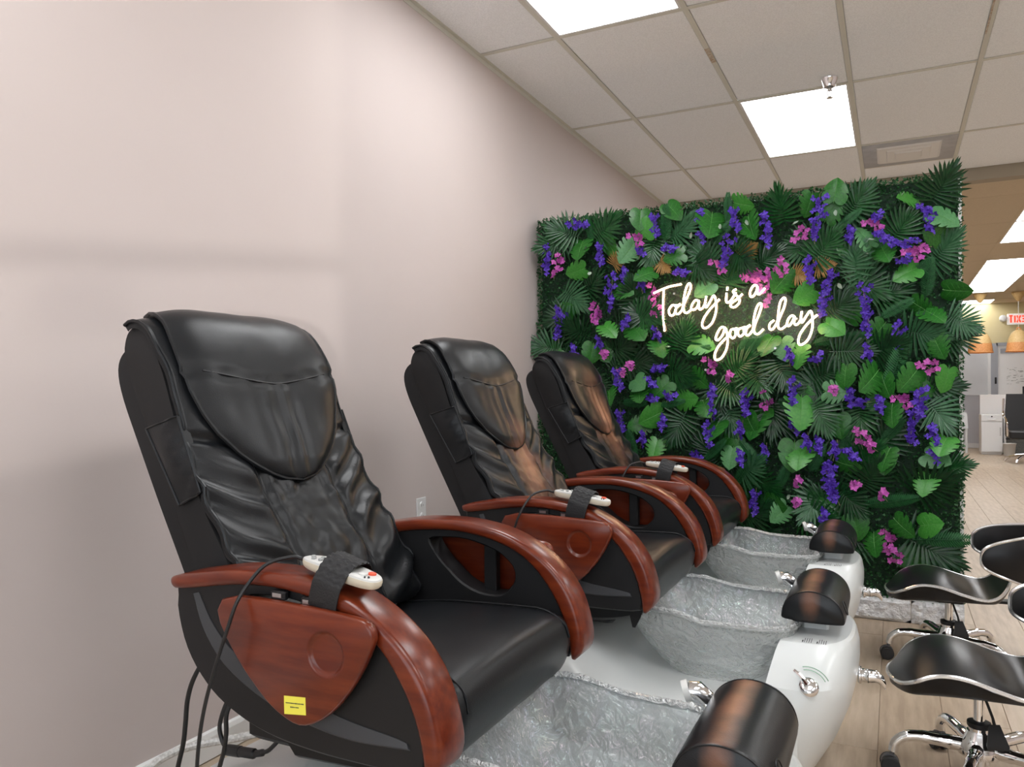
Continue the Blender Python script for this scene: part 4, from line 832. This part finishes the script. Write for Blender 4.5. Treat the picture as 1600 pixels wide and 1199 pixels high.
# ================================================================== FLOWER WALL
FW_X0, FW_X1, FW_Y, FW_Z0, FW_Z1 = -1.835, .275, 4.075, .108, 2.065
fw = empty('flower_wall', ((FW_X0 + FW_X1) / 2, FW_Y, FW_Z0)); FO = fw.location.copy()
tag(fw, 'tall artificial hedge wall covered in palm leaves, monstera and purple blossoms', 'flower wall')
b = MB(); b.box(FW_X0 + .01, FW_X1 - .005, FW_Y, FW_Y + .05, FW_Z0, FW_Z1); b.build('backing_panel', 'hedge_back', fw, smooth=0, off=FO)
b = MB()
for x in (FW_X0 + .04, -.78, FW_X1 - .012): b.box(x - .012, x + .012, FW_Y + .05, FW_Y + .09, FW_Z0, FW_Z1)
for z in (FW_Z0, 1.05, FW_Z1 - .03): b.box(FW_X0 + .02, FW_X1, FW_Y + .05, FW_Y + .085, z, z + .028)
b.box(FW_X1 - .006, FW_X1 + .010, FW_Y + .012, FW_Y + .05, FW_Z0, FW_Z1); b.build('white_frame', 'frame', fw, smooth=0, off=FO)
# boxwood mat: tens of thousands of small leaves
rng = np.random.default_rng(4)
def boxwood():
    n = 34000
    w, h = FW_X1 - FW_X0, FW_Z1 - FW_Z0
    x = rng.uniform(FW_X0, FW_X1, n); z = rng.uniform(FW_Z0 - .012, FW_Z1 + .012, n); y = FW_Y - rng.uniform(.002, .048, n)
    m = 3000   # sides and top
    x2 = np.where(rng.random(m) < .5, FW_X0 + rng.uniform(-.004, .012, m), FW_X1 + rng.uniform(-.02, .012, m)); z2 = rng.uniform(FW_Z0, FW_Z1 + .015, m); y2 = FW_Y + rng.uniform(-.05, .04, m)
    m3 = 2500; x3 = rng.uniform(FW_X0, FW_X1, m3); z3 = FW_Z1 + rng.uniform(-.01, .022, m3); y3 = FW_Y + rng.uniform(-.05, .045, m3)
    c = np.stack([np.concatenate([x, x2, x3]), np.concatenate([y, y2, y3]), np.concatenate([z, z2, z3])], 1); N = len(c)
    L_ = rng.uniform(.007, .0125, N); Wd = L_ * rng.uniform(.5, .7, N)
    d = rng.normal(size=(N, 3)); d[:, 1] -= .9; d[:, 2] += .25; d /= np.linalg.norm(d, axis=1)[:, None]
    t = rng.normal(size=(N, 3)); u = np.cross(d, t); u /= np.linalg.norm(u, axis=1)[:, None]; nn = np.cross(u, d)
    k = nn * (Wd * .35)[:, None]
    v = np.stack([c - d * (L_ * .4)[:, None], c + u * Wd[:, None] + k + d * (L_ * .25)[:, None], c + d * L_[:, None] * 1.05, c - u * Wd[:, None] + k + d * (L_ * .25)[:, None]], 1).reshape(-1, 3) - np.array(FO)
    me = bpy.data.meshes.new('boxwood_leaves'); f = np.arange(N * 4).reshape(-1, 4); f = np.concatenate([f[:, [0, 1, 2]], f[:, [0, 2, 3]]], 0)
    me.from_pydata(v.tolist(), [], f.tolist()); me.materials.append(MT['hedge']); o = bpy.data.objects.new('boxwood_leaves', me); COL.objects.link(o); o.parent = fw; tag(o, 'small dense boxwood leaves', kind='stuff')
boxwood()
# ---- leaf kinds (unit length along +x, face up +z)
def blade(b, base, dirv, nrm, ln, w, droop=.0, seg=4):
    side = dirv.cross(nrm).normalized(); L_, R_, Cn = [], [], []
    for k in range(seg + 1):
        t = k / seg; ww = w * (sin(pi * (t * .80 + .10)) ** .8) * (1 if t < .999 else .05); p = base + dirv * ln * t - nrm * droop * t * t
        L_.append(p + side * ww + nrm * ww * .35); R_.append(p - side * ww + nrm * ww * .35); Cn.append(p)
    b.loft([L_, Cn, R_], closed=False)
def fan_leaf(seed, nb=12):
    random.seed(seed); b = MB(); N = Vector((0, 0, 1))
    rib = .58
    b.tube([(-.12, 0, -.01), (0, 0, 0), (rib, 0, .02)], [.012, .011, .005], 5)
    for s in (-1, 1):
        for k in range(nb):
            t = k / (nb - 1); ang = radians(100 * (1 - t) ** 1.1 + 3) * s + random.uniform(-.04, .04); base = Vector((rib * t ** .9, 0, .01)); ln = (.46 + .16 * sin(pi * min(1, t * 1.1 + .15))) * random.uniform(.92, 1.06)
            d = Vector((cos(ang), sin(ang), random.uniform(-.08, .06) + .18 * abs(sin(ang)))).normalized(); blade(b, base, d, (N - d * d.z).normalized(), ln, .034, droop=random.uniform(.02, .10), seg=5)
    return b
def feather(seed, nb=22, wid=.24):
    random.seed(seed); b = MB(); N = Vector((0, 0, 1)); b.tube([(-.05, 0, 0), (.5, 0, .03), (1, 0, -.03)], [.012, .009, .003], 5)
    for s in (-1, 1):
        for k in range(nb):
            t = k / (nb - 1) * .96 + .03; w = wid * (sin(pi * (.12 + .80 * t)) ** .7); ang = radians(72 - 28 * t) * s; z = .03 * (1 - (2 * t - 1) ** 2)
            d = Vector((cos(ang), sin(ang), -.15)).normalized(); blade(b, Vector((t, 0, z)), d, (N - d * d.z).normalized(), w, .016, droop=.02, seg=3)
    return b
def monstera(seed, cuts, depth=.5):
    """heart-shaped split leaf; cuts = where along the edge the slits are"""
    random.seed(seed); b = MB(); ns = 60; na = 5; zf = lambda x, y: .13 * abs(y) - .34 * y * y - .20 * (x - .4) ** 2
    H = spl([(.02, .0, 0), (-.10, .10, 0), (-.16, .24, 0), (-.10, .40, 0), (.08, .50, 0), (.30, .52, 0), (.52, .46, 0), (.72, .34, 0), (.88, .18, 0), (1.0, .0, 0)], 8); H = even(H, ns + 1)
    for s in (-1, 1):
        g = []
        for i in range(ns + 1):
            t = i / ns; ex, ey = H[i].x, H[i].y; mx = .02 + .98 * sstep(0, 1, t) ** .9 if t > .08 else .02 + .1 * t; notch = 0
            for c in cuts:
                cc = c + (.02 if s > 0 else -.02); notch = max(notch, depth * max(0, 1 - abs(t - cc) / .030))
            row = []
            for j in range(na + 1):
                q = j / na * (1 - notch); x = mx + (ex - mx) * q; y = ey * q; row.append((x, s * y, zf(x, y)))
            g.append(row)
        b.grid(g)
    b.cur = 1
    b.tube([(x, 0, zf(x, 0) + .004) for x in (-.10, .1, .3, .5, .7, .9)], [.012, .011, .009, .007, .005, .002], 4)
    for s in (-1, 1):
        for c in (.30, .42, .54, .66, .78):
            i = int(c * ns); ex, ey = H[i].x, H[i].y; mx = .02 + .98 * sstep(0, 1, c) ** .9; b.tube([(mx + (ex - mx) * q - .05 * (1 - q), s * ey * q, zf(mx + (ex - mx) * q, ey * q) + .003) for q in (0, .4, .8)], [.0055, .004, .001], 3)
    return b
def veined(b, name, m):
    o = b.build(name, m, fw, smooth=60); return o
def strand(seed, length, nf, size, pet=4):
    """hanging flower strand, root at the origin, hanging along -z; y towards the back"""
    random.seed(seed); b = MB(); b.cur = 1
    b.tube([(0, 0, .01), (.004, -.006, -length * .4), (-.003, -.004, -length), (-.002, -.002, -length - .02)], .0013, 4); b.cur = 0
    for k in range(nf):
        t = (k + .5) / nf; sp = 1.5 - .7 * t; c = Vector((random.gauss(0, .62) * size * sp, -random.uniform(.0, 1.5) * size, -length * t + random.uniform(-.5, .5) * size)); ax = Vector((random.uniform(-1, 1), -1, random.uniform(-.8, .8))).normalized(); u = ax.cross(Vector((0, 0, 1))).normalized(); w = ax.cross(u)
        for q in range(pet):
            a = 2 * pi * q / pet + random.uniform(-.3, .3); d = u * cos(a) + w * sin(a); sd = ax.cross(d); sz = size * random.uniform(.75, 1.1)
            p = [c, c + d * sz * .55 + sd * sz * .42 + ax * sz * .18, c + d * sz * 1.0 + ax * sz * .05, c + d * sz * .55 - sd * sz * .42 + ax * sz * .18]
            b.add(p, [(0, 1, 2), (0, 2, 3)])
    return b
pts = [(p.x / 1000, p.y / 1000) for p in spl([(x, z, 0) for x, z in BACKER], 4, closed=True)]
def in_sign(x, z):
    c = False; j = len(pts) - 1
    for i in range(len(pts)):
        (xi_, zi_), (xj_, zj_) = pts[i], pts[j]
        if (zi_ > z) != (zj_ > z) and x < (xj_ - xi_) * (z - zi_) / (zj_ - zi_) + xi_: c = not c
        j = i
    return c
def clear_of_sign(x0, z0, x1, z1, ln):
    l = hypot(x1 - x0, z1 - z0) + 1e-9; dx, dz = (x1 - x0) / l * ln, (z1 - z0) / l * ln; n = sum(in_sign(x0 + dx * t, z0 + dz * t) for t in (.1, .35, .6, .85))
    return n < 2
FANS = [fan_leaf(k, 12 + k % 2) for k in range(3)]; FERN = [feather(20, 22, .24), feather(21, 26, .20)]; MONS = [monstera(30, (.40, .56, .70), .45), monstera(31, (.52,), .25), monstera(32, (.34, .46, .58, .70, .80), .55)]
_mesh = {}
def inst(kind, k, builder, m, name):
    key = (kind, k, m)
    if key not in _mesh:
        o = builder.build(name, [m, 'vein'] if kind == 'M' else m, fw, smooth=60); _mesh[key] = o
    else: o = _mesh[key].copy(); COL.objects.link(o)
    return o
def place(o, a, tipdir, ln, tilt, roll, y):
    """leaf root at wall point a, pointing along tipdir in the wall, tipped out by tilt"""
    d = Vector((tipdir[0], 0, tipdir[1])).normalized(); out = Vector((0, -1, 0)); f = (d * cos(tilt) + out * sin(tilt)).normalized(); n = (out * cos(tilt) - d * sin(tilt)).normalized(); s = n.cross(f)
    M = Matrix((f, s, n)).transposed() @ Matrix.Rotation(roll, 3, 'X')
    o.matrix_world = Matrix.Translation((Vector((a[0], y, a[1])))) @ M.to_4x4() @ Matrix.Diagonal((ln, ln, ln, 1))
    o.matrix_parent_inverse = Matrix.Identity(4); o.matrix_basis = Matrix.Translation(-FO) @ o.matrix_world if False else (Matrix.Translation(Vector((a[0], y, a[1])) - FO) @ M.to_4x4() @ Matrix.Diagonal((ln, ln, ln, 1)))
random.seed(19)
FANM = ['fan', 'fan2', 'fan', 'fan2', 'fan3']
for i, (x0, z0, x1, z1) in enumerate(LEAF['F']):
    x0, z0, x1, z1 = x0 / 1000, z0 / 1000, x1 / 1000, z1 / 1000; d = (x1 - x0, z1 - z0); L_ = hypot(*d)
    ln = min(.36, max(.20, L_ * 1.12)); ln = min(ln, max(.16, (.30 - x0) * 1.0 / max(.05, (x1 - x0) / L_))) if x1 > x0 else ln; m = FANM[(i * 7 + i // 3) % 5]
    if not clear_of_sign(x0, z0, x1, z1, ln): continue
    o = inst('F', i % 3, FANS[i % 3], m, 'fan_palm_leaf'); place(o, (x0, z0), d, ln, random.uniform(.10, .55), random.uniform(-.45, .45), FW_Y - .03 - random.uniform(0, .05))
MONM = ['mon', 'mon', 'mon2', 'mon', 'mon3', 'mon2']
for i, (x0, z0, x1, z1) in enumerate(LEAF['M']):
    x0, z0, x1, z1 = x0 / 1000, z0 / 1000, x1 / 1000, z1 / 1000; d = (x1 - x0, z1 - z0); L_ = hypot(*d); ln = min(.205, max(.115, L_ * 1.08))
    if not clear_of_sign(x0, z0, x1, z1, ln): continue
    o = inst('M', i % 3, MONS[i % 3], MONM[(i * 5 + i // 4) % 6], 'monstera_leaf'); place(o, (x0, z0), d, ln, random.uniform(-.1, .75), random.uniform(-.75, .75), FW_Y - .06 - random.uniform(0, .05))
for i, (x0, z0, x1, z1) in enumerate(LEAF['R']):
    x0, z0, x1, z1 = x0 / 1000, z0 / 1000, x1 / 1000, z1 / 1000; d = (x1 - x0, z1 - z0); L_ = hypot(*d); ln = max(.15, L_ * 1.15)
    o = inst('R', i % 2, FERN[i % 2], 'fern', 'fern_frond'); place(o, (x0, z0), d, ln, random.uniform(.1, .35), random.uniform(-.3, .3), FW_Y - .05 - random.uniform(0, .03))
for i, (x0, z0, x1, z1) in enumerate(LEAF['G']):
    x0, z0, x1, z1 = x0 / 1000, z0 / 1000, x1 / 1000, z1 / 1000
    o = inst('G', 0, FANS[1], 'gold', 'gold_frond'); place(o, (x0, z0), (x1 - x0, z1 - z0), .10, .4, 0, FW_Y - .07)
STR = {}
def flower(kind, length, i):
    cls = min(4, max(0, int(length / .045))); key = (kind, cls, i % 2)
    if key not in STR:
        L_ = .03 + cls * .045
        bb = strand(hash((cls, i % 2)) % 97 + (50 if kind == 'K' else 0), L_, (7 + 5 * cls) if kind == 'P' else (4 + 3 * cls), .0188 if kind == 'P' else .021, 4 if kind == 'P' else 5)
        STR[key] = bb.build('purple_flower_strand' if kind == 'P' else 'pink_orchid_spray', ['violet' if kind == 'P' else 'pink', 'wire'], fw, smooth=0); return STR[key]
    o = STR[key].copy(); COL.objects.link(o); return o
for kind in 'PK':
    for i, (x0, z0, x1, z1) in enumerate(LEAF[kind]):
        x0, z0, x1, z1 = x0 / 1000, z0 / 1000, x1 / 1000, z1 / 1000; o = flower(kind, hypot(x1 - x0, z1 - z0), i); a = atan2(x1 - x0, z0 - z1)
        o.location = Vector((x0, FW_Y - .09 - random.uniform(0, .03), z0)) - FO; o.rotation_euler = (0, -a, 0)
b = MB(); g = []
for i in range(9):
    t = i / 8; w = .26 * sin(pi * (.08 + .84 * t)) ** .7 * (1 - .5 * t); z_ = .55 * t * t; g.append([(t * .9, -w, z_ + w * .9), (t * .9, 0, z_), (t * .9, w, z_ + w * .2)])
b.grid(g); PALE = b
for i, (x0, z0, x1, z1) in enumerate(LEAF['W']):
    o = inst('W', 0, PALE, 'pale', 'curled_leaf_tip'); place(o, (x0 / 1000, z0 / 1000), (x1 - x0 + 1, z1 - z0), .052, .5, random.uniform(-.8, .8), FW_Y - .10)
# extra foliage between the big leaves, set back
random.seed(77)
for i in range(70):
    x, z = random.uniform(FW_X0 + .08, FW_X1 - .1), random.uniform(FW_Z0 + .10, FW_Z1 - .16); a = random.uniform(0, 2 * pi); k = random.random()
    if any(in_sign(x + q * cos(a) * .2, z + q * sin(a) * .2) for q in (0, .5, 1)): continue
    if k < .45: o = inst('F', i % 3, FANS[i % 3], 'fan2' if i % 3 else 'fan', 'fan_palm_leaf'); place(o, (x, z), (cos(a), sin(a)), random.uniform(.18, .25), random.uniform(.05, .25), 0, FW_Y - .03)
    elif k < .8: o = inst('M', i % 3, MONS[i % 3], 'mon', 'monstera_leaf'); place(o, (x, z), (cos(a), sin(a)), random.uniform(.09, .13), random.uniform(.05, .3), random.uniform(-.3, .3), FW_Y - .045)
    else: o = inst('R', i % 2, FERN[i % 2], 'fern', 'fern_frond'); place(o, (x, z), (cos(a), sin(a)), random.uniform(.14, .22), random.uniform(.05, .3), 0, FW_Y - .035)
# ---- neon sign
NY = 3.935
sg = empty('neon_sign', (-.74, NY, 1.43)); SO = sg.location.copy()
tag(sg, 'lit warm white neon script sign reading Today is a good day on the flower wall', 'neon sign')
cx = sum(p[0] for p in pts) / len(pts); b = MB()
b.loft([[(x, NY + .012, z) for x, z in pts], [(x, NY + .017, z) for x, z in pts]]); bk = b.build('acrylic_backer', 'acrylic', sg, smooth=0, off=SO)
merge = {}
for n, p in NEON:
    if n in ('T2', 'i2'): merge[last].append(p); continue
    last = len(merge); merge[last] = [n, p]
for k, v in merge.items():
    b = MB()
    for p in v[1:]:
        q = spl([(x / 1000, NY, z / 1000) for x, z in p], 6); b.tube(q, .0047, 8)
    o = b.build('neon_letter', 'neon', sg, smooth=60, off=SO)
b = MB()
for x, z in ((-1.02, 1.60), (-.42, 1.44), (-.86, 1.20), (-.52, 1.30)): b.tube([(x, NY + .017, z), (x, FW_Y, z)], .006, 8)
b.build('stand_off', 'steel', sg, off=SO)
# ---- white stone footing under the hedge
sb = empty('stone_footing', (-.78, FW_Y, 0)); tag(sb, 'low row of rough white stone blocks under the flower wall', 'stone base')
random.seed(9); x = FW_X0 + .01; k = 0
ends = [-1.45, -1.04, -.63, -.28, .068, .285]
for e in ends:
    b = MB(); g = []; W_, H_ = e - x - .003, .105
    nx, nz = 14, 7
    front = []
    for j in range(nz + 1):
        row = []
        for i in range(nx + 1):
            u, v = i / nx, j / nz; ed = min(u, 1 - u, v, 1 - v) * 8; d = (.016 * noise.fractal(Vector((x * 7 + u * 6, v * 3, k)), 1, 2, 4) + .014) * min(1, ed); row.append((x + W_ * u, FW_Y - .04 - d, .001 + H_ * v))
        front.append(row)
    b.grid(front); bx = [(x, .001), (x + W_, .001), (x + W_, .001 + H_), (x, .001 + H_)]
    b.loft([[(a, FW_Y - .04, c) for a, c in bx], [(a, FW_Y + .045, c) for a, c in bx]])
    b.build('stone_block', 'stone', sb, smooth=25, off=sb.location); x = e; k += 1
# ================================================================== REAR SALON (seen right of the flower wall)
YW = YFAR
# glazed partition in front of the cream wall
Yp = YW - .05
ZTOP = 1.942; ZMID = 0.994
X0, XA, XB, XC = 0.804, 1.613, 1.703, 2.75
r = tag(empty('window_1', (X0, Yp, 0)), 'grey glazed partition below the cream wall', kind='structure'); o = (X0, Yp, 0)
b = MB(); b.box(X0, XA - .05, Yp - .01, Yp + .01, ZMID, ZTOP - .03); b.build('upper_pane', 'lgrey', r, smooth=0, off=o)
b = MB(); b.box(X0, XA - .05, Yp - .012, Yp + .01, .09, ZMID - .01); b.build('lower_pane', 'greywall', r, smooth=0, off=o)
b = MB(); b.box(X0, XA, Yp - .03, Yp + .02, ZTOP - .03, ZTOP + .01); b.box(X0, XA, Yp - .03, Yp + .02, ZMID - .012, ZMID + .012); b.box(X0, XA, Yp - .04, Yp + .02, 0, .09); b.build('rail', 'lgrey', r, smooth=0, off=o)
b = MB(); b.box(XA - .05, XA, Yp - .035, Yp + .02, ZMID, ZTOP); b.build('white_post', 'white', r, smooth=0, off=o)
r = tag(empty('door_1', (XB, Yp, 0)), 'frosted glazed door in a grey aluminium frame under the exit sign', kind='structure'); o = (XB, Yp, 0)
b = MB(); b.box(XA, XB + .02, Yp - .05, Yp + .02, 0, ZTOP); b.box(XB, XC, Yp - .05, Yp + .02, ZTOP - .05, ZTOP + .01); b.build('door_frame', 'alu', r, smooth=0, off=o)
b = MB(); b.box(XB + .02, XC, Yp - .02, Yp + .01, 0.02, ZTOP - .05); b.build('frosted_pane', 'whitepane', r, smooth=0, off=o)
b = MB(); b.box(XB + .06, XC, Yp - .03, Yp - .02, ZTOP - .19, ZTOP - .10); b.build('door_closer', 'alu', r, smooth=0, off=o)
b = MB(); x, z = (1.684, 1.254); b.tube([(x, Yp - .08, z - .06), (x, Yp - .08, z + .06)], .015, 8); b.build('door_handle', 'black', r, off=o)
b = MB(); random.seed(2)
for k in range(34):
    x, z = random.uniform(1.854, 2.093), random.uniform(1.181, 1.482); b.box(x, x + random.uniform(.01, .06), Yp - .0225, Yp - .0205, z, z + random.uniform(.004, .012))
b.build('door_scribble', 'greyb', r, smooth=0, off=o)
# white dividing panel and cabinet in front of it
x0, x1, z0, z1 = (1.331, 1.671, -0.037, 1.002)
b = MB(); b.bbox(x0, x1 + .5, 15.45, 15.50, 0, z1, .004); o = b.build('low_divider', 'white', None, loc=(x0, 15.45, 0), off=(x0, 15.45, 0)); tag(o, 'white waist-high divider panel behind the small cabinet', 'partition')
x0, x1, z0, z1 = (1.313, 1.619, 0.003, 0.671)
r = tag(empty('cabinet', (x0, 15.05, 0)), 'small white cabinet with drawer and door in the rear salon', 'cabinet'); o = (x0, 15.05, 0)
b = MB(); b.bbox(x0, x1, 15.07, 15.43, .03, z1, .003); b.box(x0 + .01, x1 - .01, 15.09, 15.42, 0, .03); b.build('body', 'white', r, off=o)
zd = z1 - .118
b = MB(); b.bbox(x0 + .004, x1 - .004, 15.05, 15.07, zd + .003, z1 - .01, .003); d = b.build('drawer', 'white', r, off=o)
b = MB(); xm = (x0 + x1) / 2; b.tube([(xm - .055, 15.05, zd + .045), (xm - .05, 15.03, zd + .04), (xm + .05, 15.03, zd + .04), (xm + .055, 15.05, zd + .045)], .006, 6); b.build('handle', 'steel', d, off=o)
b = MB(); b.lathe([(.012, -.004), (.012, .0)], c=(xm, 15.05, zd + .085), n=12, axis='y'); b.build('lock', 'black', d, off=o)
b = MB(); b.bbox(x0 + .004, x1 - .004, 15.05, 15.07, .05, zd - .003, .003); d = b.build('door', 'white', r, off=o)
b = MB(); b.tube([(x1 - .035, 15.05, zd - .10), (x1 - .035, 15.028, zd - .11), (x1 - .035, 15.028, zd - .22), (x1 - .035, 15.05, zd - .23)], .006, 6); b.build('handle', 'steel', d, off=o)
# wash counter with tap and bin behind the black chair
x0, x1, z0, z1 = (1.652, 1.908, -0.006, 0.67)
r = tag(empty('wash_counter', (x0, 15.2, 0)), 'white counter with dark open niche and black tap beside the small cabinet', 'counter'); o = (x0, 15.2, 0)
b = MB(); b.bbox(x0, x0 + .9, 15.2, 15.44, z1 - .14, z1, .004); b.box(x0, x0 + .03, 15.2, 15.44, 0, z1 - .14); b.build('counter_top', 'white', r, off=o)
b = MB(); b.box(x0 + .03, x0 + .9, 15.40, 15.44, 0, z1 - .14); b.build('niche_back', 'granite', r, smooth=0, off=o)
b = MB(); xt, zt = (1.704, 0.414); b.tube(spl([(xt, 15.15, zt - .14), (xt, 15.15, zt + .06), (xt + .03, 15.15, zt + .13), (xt + .09, 15.15, zt + .13)], 4), .012, 8); b.bbox(xt - .03, xt + .03, 15.12, 15.2, zt - .16, zt - .14, .003); b.build('tap', 'black', r, off=o)
x0, z0 = (1.692, 0.006); b = MB(); b.lathe([(.075, 0), (.095, .19), (.105, .2), (.10, .205), (.09, .195)], n=20); o = b.build('waste_bin', 'bin', None, loc=(x0, 14.9, 0)); tag(o, 'pale grey round bin beside the black salon chair', 'bin')
# black salon chair
xc, zc = (1.728, 0.011)
r = tag(empty('salon_chair', (xc + .06, 13.6, 0)), 'black salon chair with chrome sides and base at the right edge', 'salon chair')
b = MB(); b.loft([[(-.27, .20, .40), (.27, .20, .40), (.27, .26, .40), (-.27, .26, .40)], [(-.26, .27, .75), (.26, .27, .75), (.26, .33, .75), (-.26, .33, .75)], [(-.24, .33, 1.02), (.24, .33, 1.02), (.24, .37, 1.02), (-.24, .37, 1.02)]]); b.build('backrest', 'black', r, smooth=30)
b = MB(); b.bbox(-.27, .27, -.28, .24, .36, .48, .02); b.build('seat', 'black', r)
for s in (-1, 1):
    b = MB(); b.tube(spl([(.29 * s, -.24, .40), (.30 * s, -.25, .60), (.30 * s, -.05, .68), (.29 * s, .25, .68), (.28 * s, .30, .95)], 5), .014, 8); b.build('chrome_arm', 'chrome', r)
b = MB(); b.lathe([(.04, .07), (.04, .37)], n=14); b.build('column', 'chrome', r)
for k in range(5):
    a = 2 * pi * k / 5 + .3; b = MB(); b.tube(spl([(0, 0, .12), (.16 * cos(a), .16 * sin(a), .10), (.27 * cos(a), .27 * sin(a), .06), (.31 * cos(a), .31 * sin(a), .012)], 4), .018, 8); b.build('leg', 'chrome', r)
# screen above the chair
x0, x1, z0, z1 = (1.807, 2.031, 0.955, 1.136); b = MB(); b.bbox(x0, x1 + .1, 14.3, 14.34, z0, z1, .006); b.tube([((x0 + x1) / 2, 14.35, 0), ((x0 + x1) / 2, 14.35, z0 + .05)], .02, 8); o = b.build('monitor_stand', 'black', None, loc=(x0, 13.95, 0), off=(x0, 13.95, 0)); tag(o, 'black screen on a thin stand behind the salon chair', 'monitor')
# clear plastic stand
x0, z0 = (1.086, 0.056); r = tag(empty('display_stand', (x0, 15.3, 0)), 'clear plastic display stand in front of the grey partition', 'stand')
b = MB(); b.lathe([(.02, .0), (.016, .45)], c=(-.03, 0, 0), n=8); b.lathe([(.02, 0), (.016, .45)], c=(.03, 0, 0), n=8); b.build('leg', 'clearacr', r)
b = MB(); b.loft([[(-.055, -.03, .42), (.055, -.03, .42), (.055, .03, .42), (-.055, .03, .42)], [(-.045, -.03, .62), (.045, -.03, .62), (.045, .03, .62), (-.045, .03, .62)], [(-.03, -.03, .70), (.03, -.03, .70), (.03, .03, .70), (-.03, .03, .70)]]); b.build('holder', 'clearacr', r)
# pendant lamps
def pendant(x, zb, zt, Y, label):
    H = zt - zb; W = H * .50
    r = tag(empty('pendant_lamp', (x, Y, zb)), label, 'pendant lamp', 'wicker pendant lamps')
    prof = [(1.0, 0), (1.0, .05), (.985, .12), (.955, .24), (.90, .40), (.82, .56), (.70, .72), (.54, .85), (.34, .94), (.16, .985), (.10, 1.0)]
    b = MB(); b.lathe([(W * a, H * h) for a, h in prof[:5]], n=28, cap=(False, False)); sh = b.build('shade_lower_weave', 'wicker', r)
    b = MB(); b.lathe([(W * a, H * h) for a, h in prof[4:]], n=28, cap=(False, False)); b.build('shade_upper_weave', 'wicker2', r)
    b = MB(); b.tube([(W * cos(a * pi / 14), W * sin(a * pi / 14), 0) for a in range(28)], .012, 6, closed=True); b.build('shade_rim', 'wicker', r)
    b = MB(); b.tube(spl([(-W * .18, 0, H * .97), (-W * .1, 0, H * 1.08), (W * .1, 0, H * 1.08), (W * .18, 0, H * .97)], 4), .01, 6); b.build('top_ring', 'wicker', r)
    b = MB(); b.tube([(0, 0, H * .75), (0, 0, ZT - zb - .03)], .004, 6); b.build('cord', 'frame', r)
    b = MB(); b.lathe([(.02, ZT - zb - .15), (.05, ZT - zb - .11), (.095, ZT - zb - .03), (.10, ZT - zb - .004)], n=20); b.build('ceiling_cup', 'wicker2', r)
    b = MB(); b.lathe([(.012, H * .62), (.03, H * .52), (.04, H * .42), (.03, H * .34), (.008, H * .31)], n=14); b.build('bulb', 'bulb', r)
pendant(1.303, 1.711, 2.076, 15.0, 'orange wicker dome pendant lamp nearer the flower wall'); pendant(1.843, 1.717, 2.074, 15.0, 'orange wicker dome pendant lamp at the right edge, below the exit sign')
# exit sign, lettering seen the wrong way round
Ye = YW - .02; x0, x1, z0, z1 = (1.874, 2.169, 2.276, 2.478)
r = tag(empty('exit_sign', ((x0 + x1) / 2, Ye, (z0 + z1) / 2)), 'white exit sign with mirrored red letters on the cream wall', 'exit sign'); w, h = (x1 - x0) / 2, (z1 - z0) / 2
b = MB(); b.bbox(-w, w, -.05, 0, -h, h, .008); b.build('case', 'exit_white', r)
def bars(L_): 
    bb = MB()
    for x_, y_, X_, Y_, t in L_:
        d = Vector((X_ - x_, 0, Y_ - y_)); n = Vector((-d.z, 0, d.x)).normalized() * t / 2; p, q = Vector((x_, 0, y_)), Vector((X_, 0, Y_)); bb.loft([[tuple(v + Vector((0, yy, 0))) for v in (p + n, q + n, q - n, p - n)] for yy in (-.056, -.048)])
    return bb
lw, lh, t = w * .36, h * .62, .028
sx = [-w * .78, -w * .30, w * .04, w * .55]
G = {'T': [(0, lh, lw, lh, t), (lw / 2, -lh, lw / 2, lh, t)], 'I': [(lw * .3, -lh, lw * .3, lh, t)], 'X': [(0, -lh, lw, lh, t), (0, lh, lw, -lh, t)], 'E': [(lw * .9, -lh, lw * .9, lh, t), (0, lh - t / 2, lw * .9, lh - t / 2, t), (lw * .15, 0, lw * .9, 0, t), (0, -lh + t / 2, lw * .9, -lh + t / 2, t)]}
for ch, x in zip('TIXE', sx):
    o = bars(G[ch]).build('exit_letter', 'exit_red', r, smooth=0); o.location = (x, 0, 0)
x0, z0 = (1.814, 2.399); b = MB(); b.lathe([(.06, -.0), (.065, -.03), (.05, -.09), (.02, -.10)], n=18, axis='y'); o = b.build('emergency_light', 'white', None, loc=(x0, Ye, z0)); tag(o, 'small round white emergency lamp beside the exit sign', 'wall lamp')
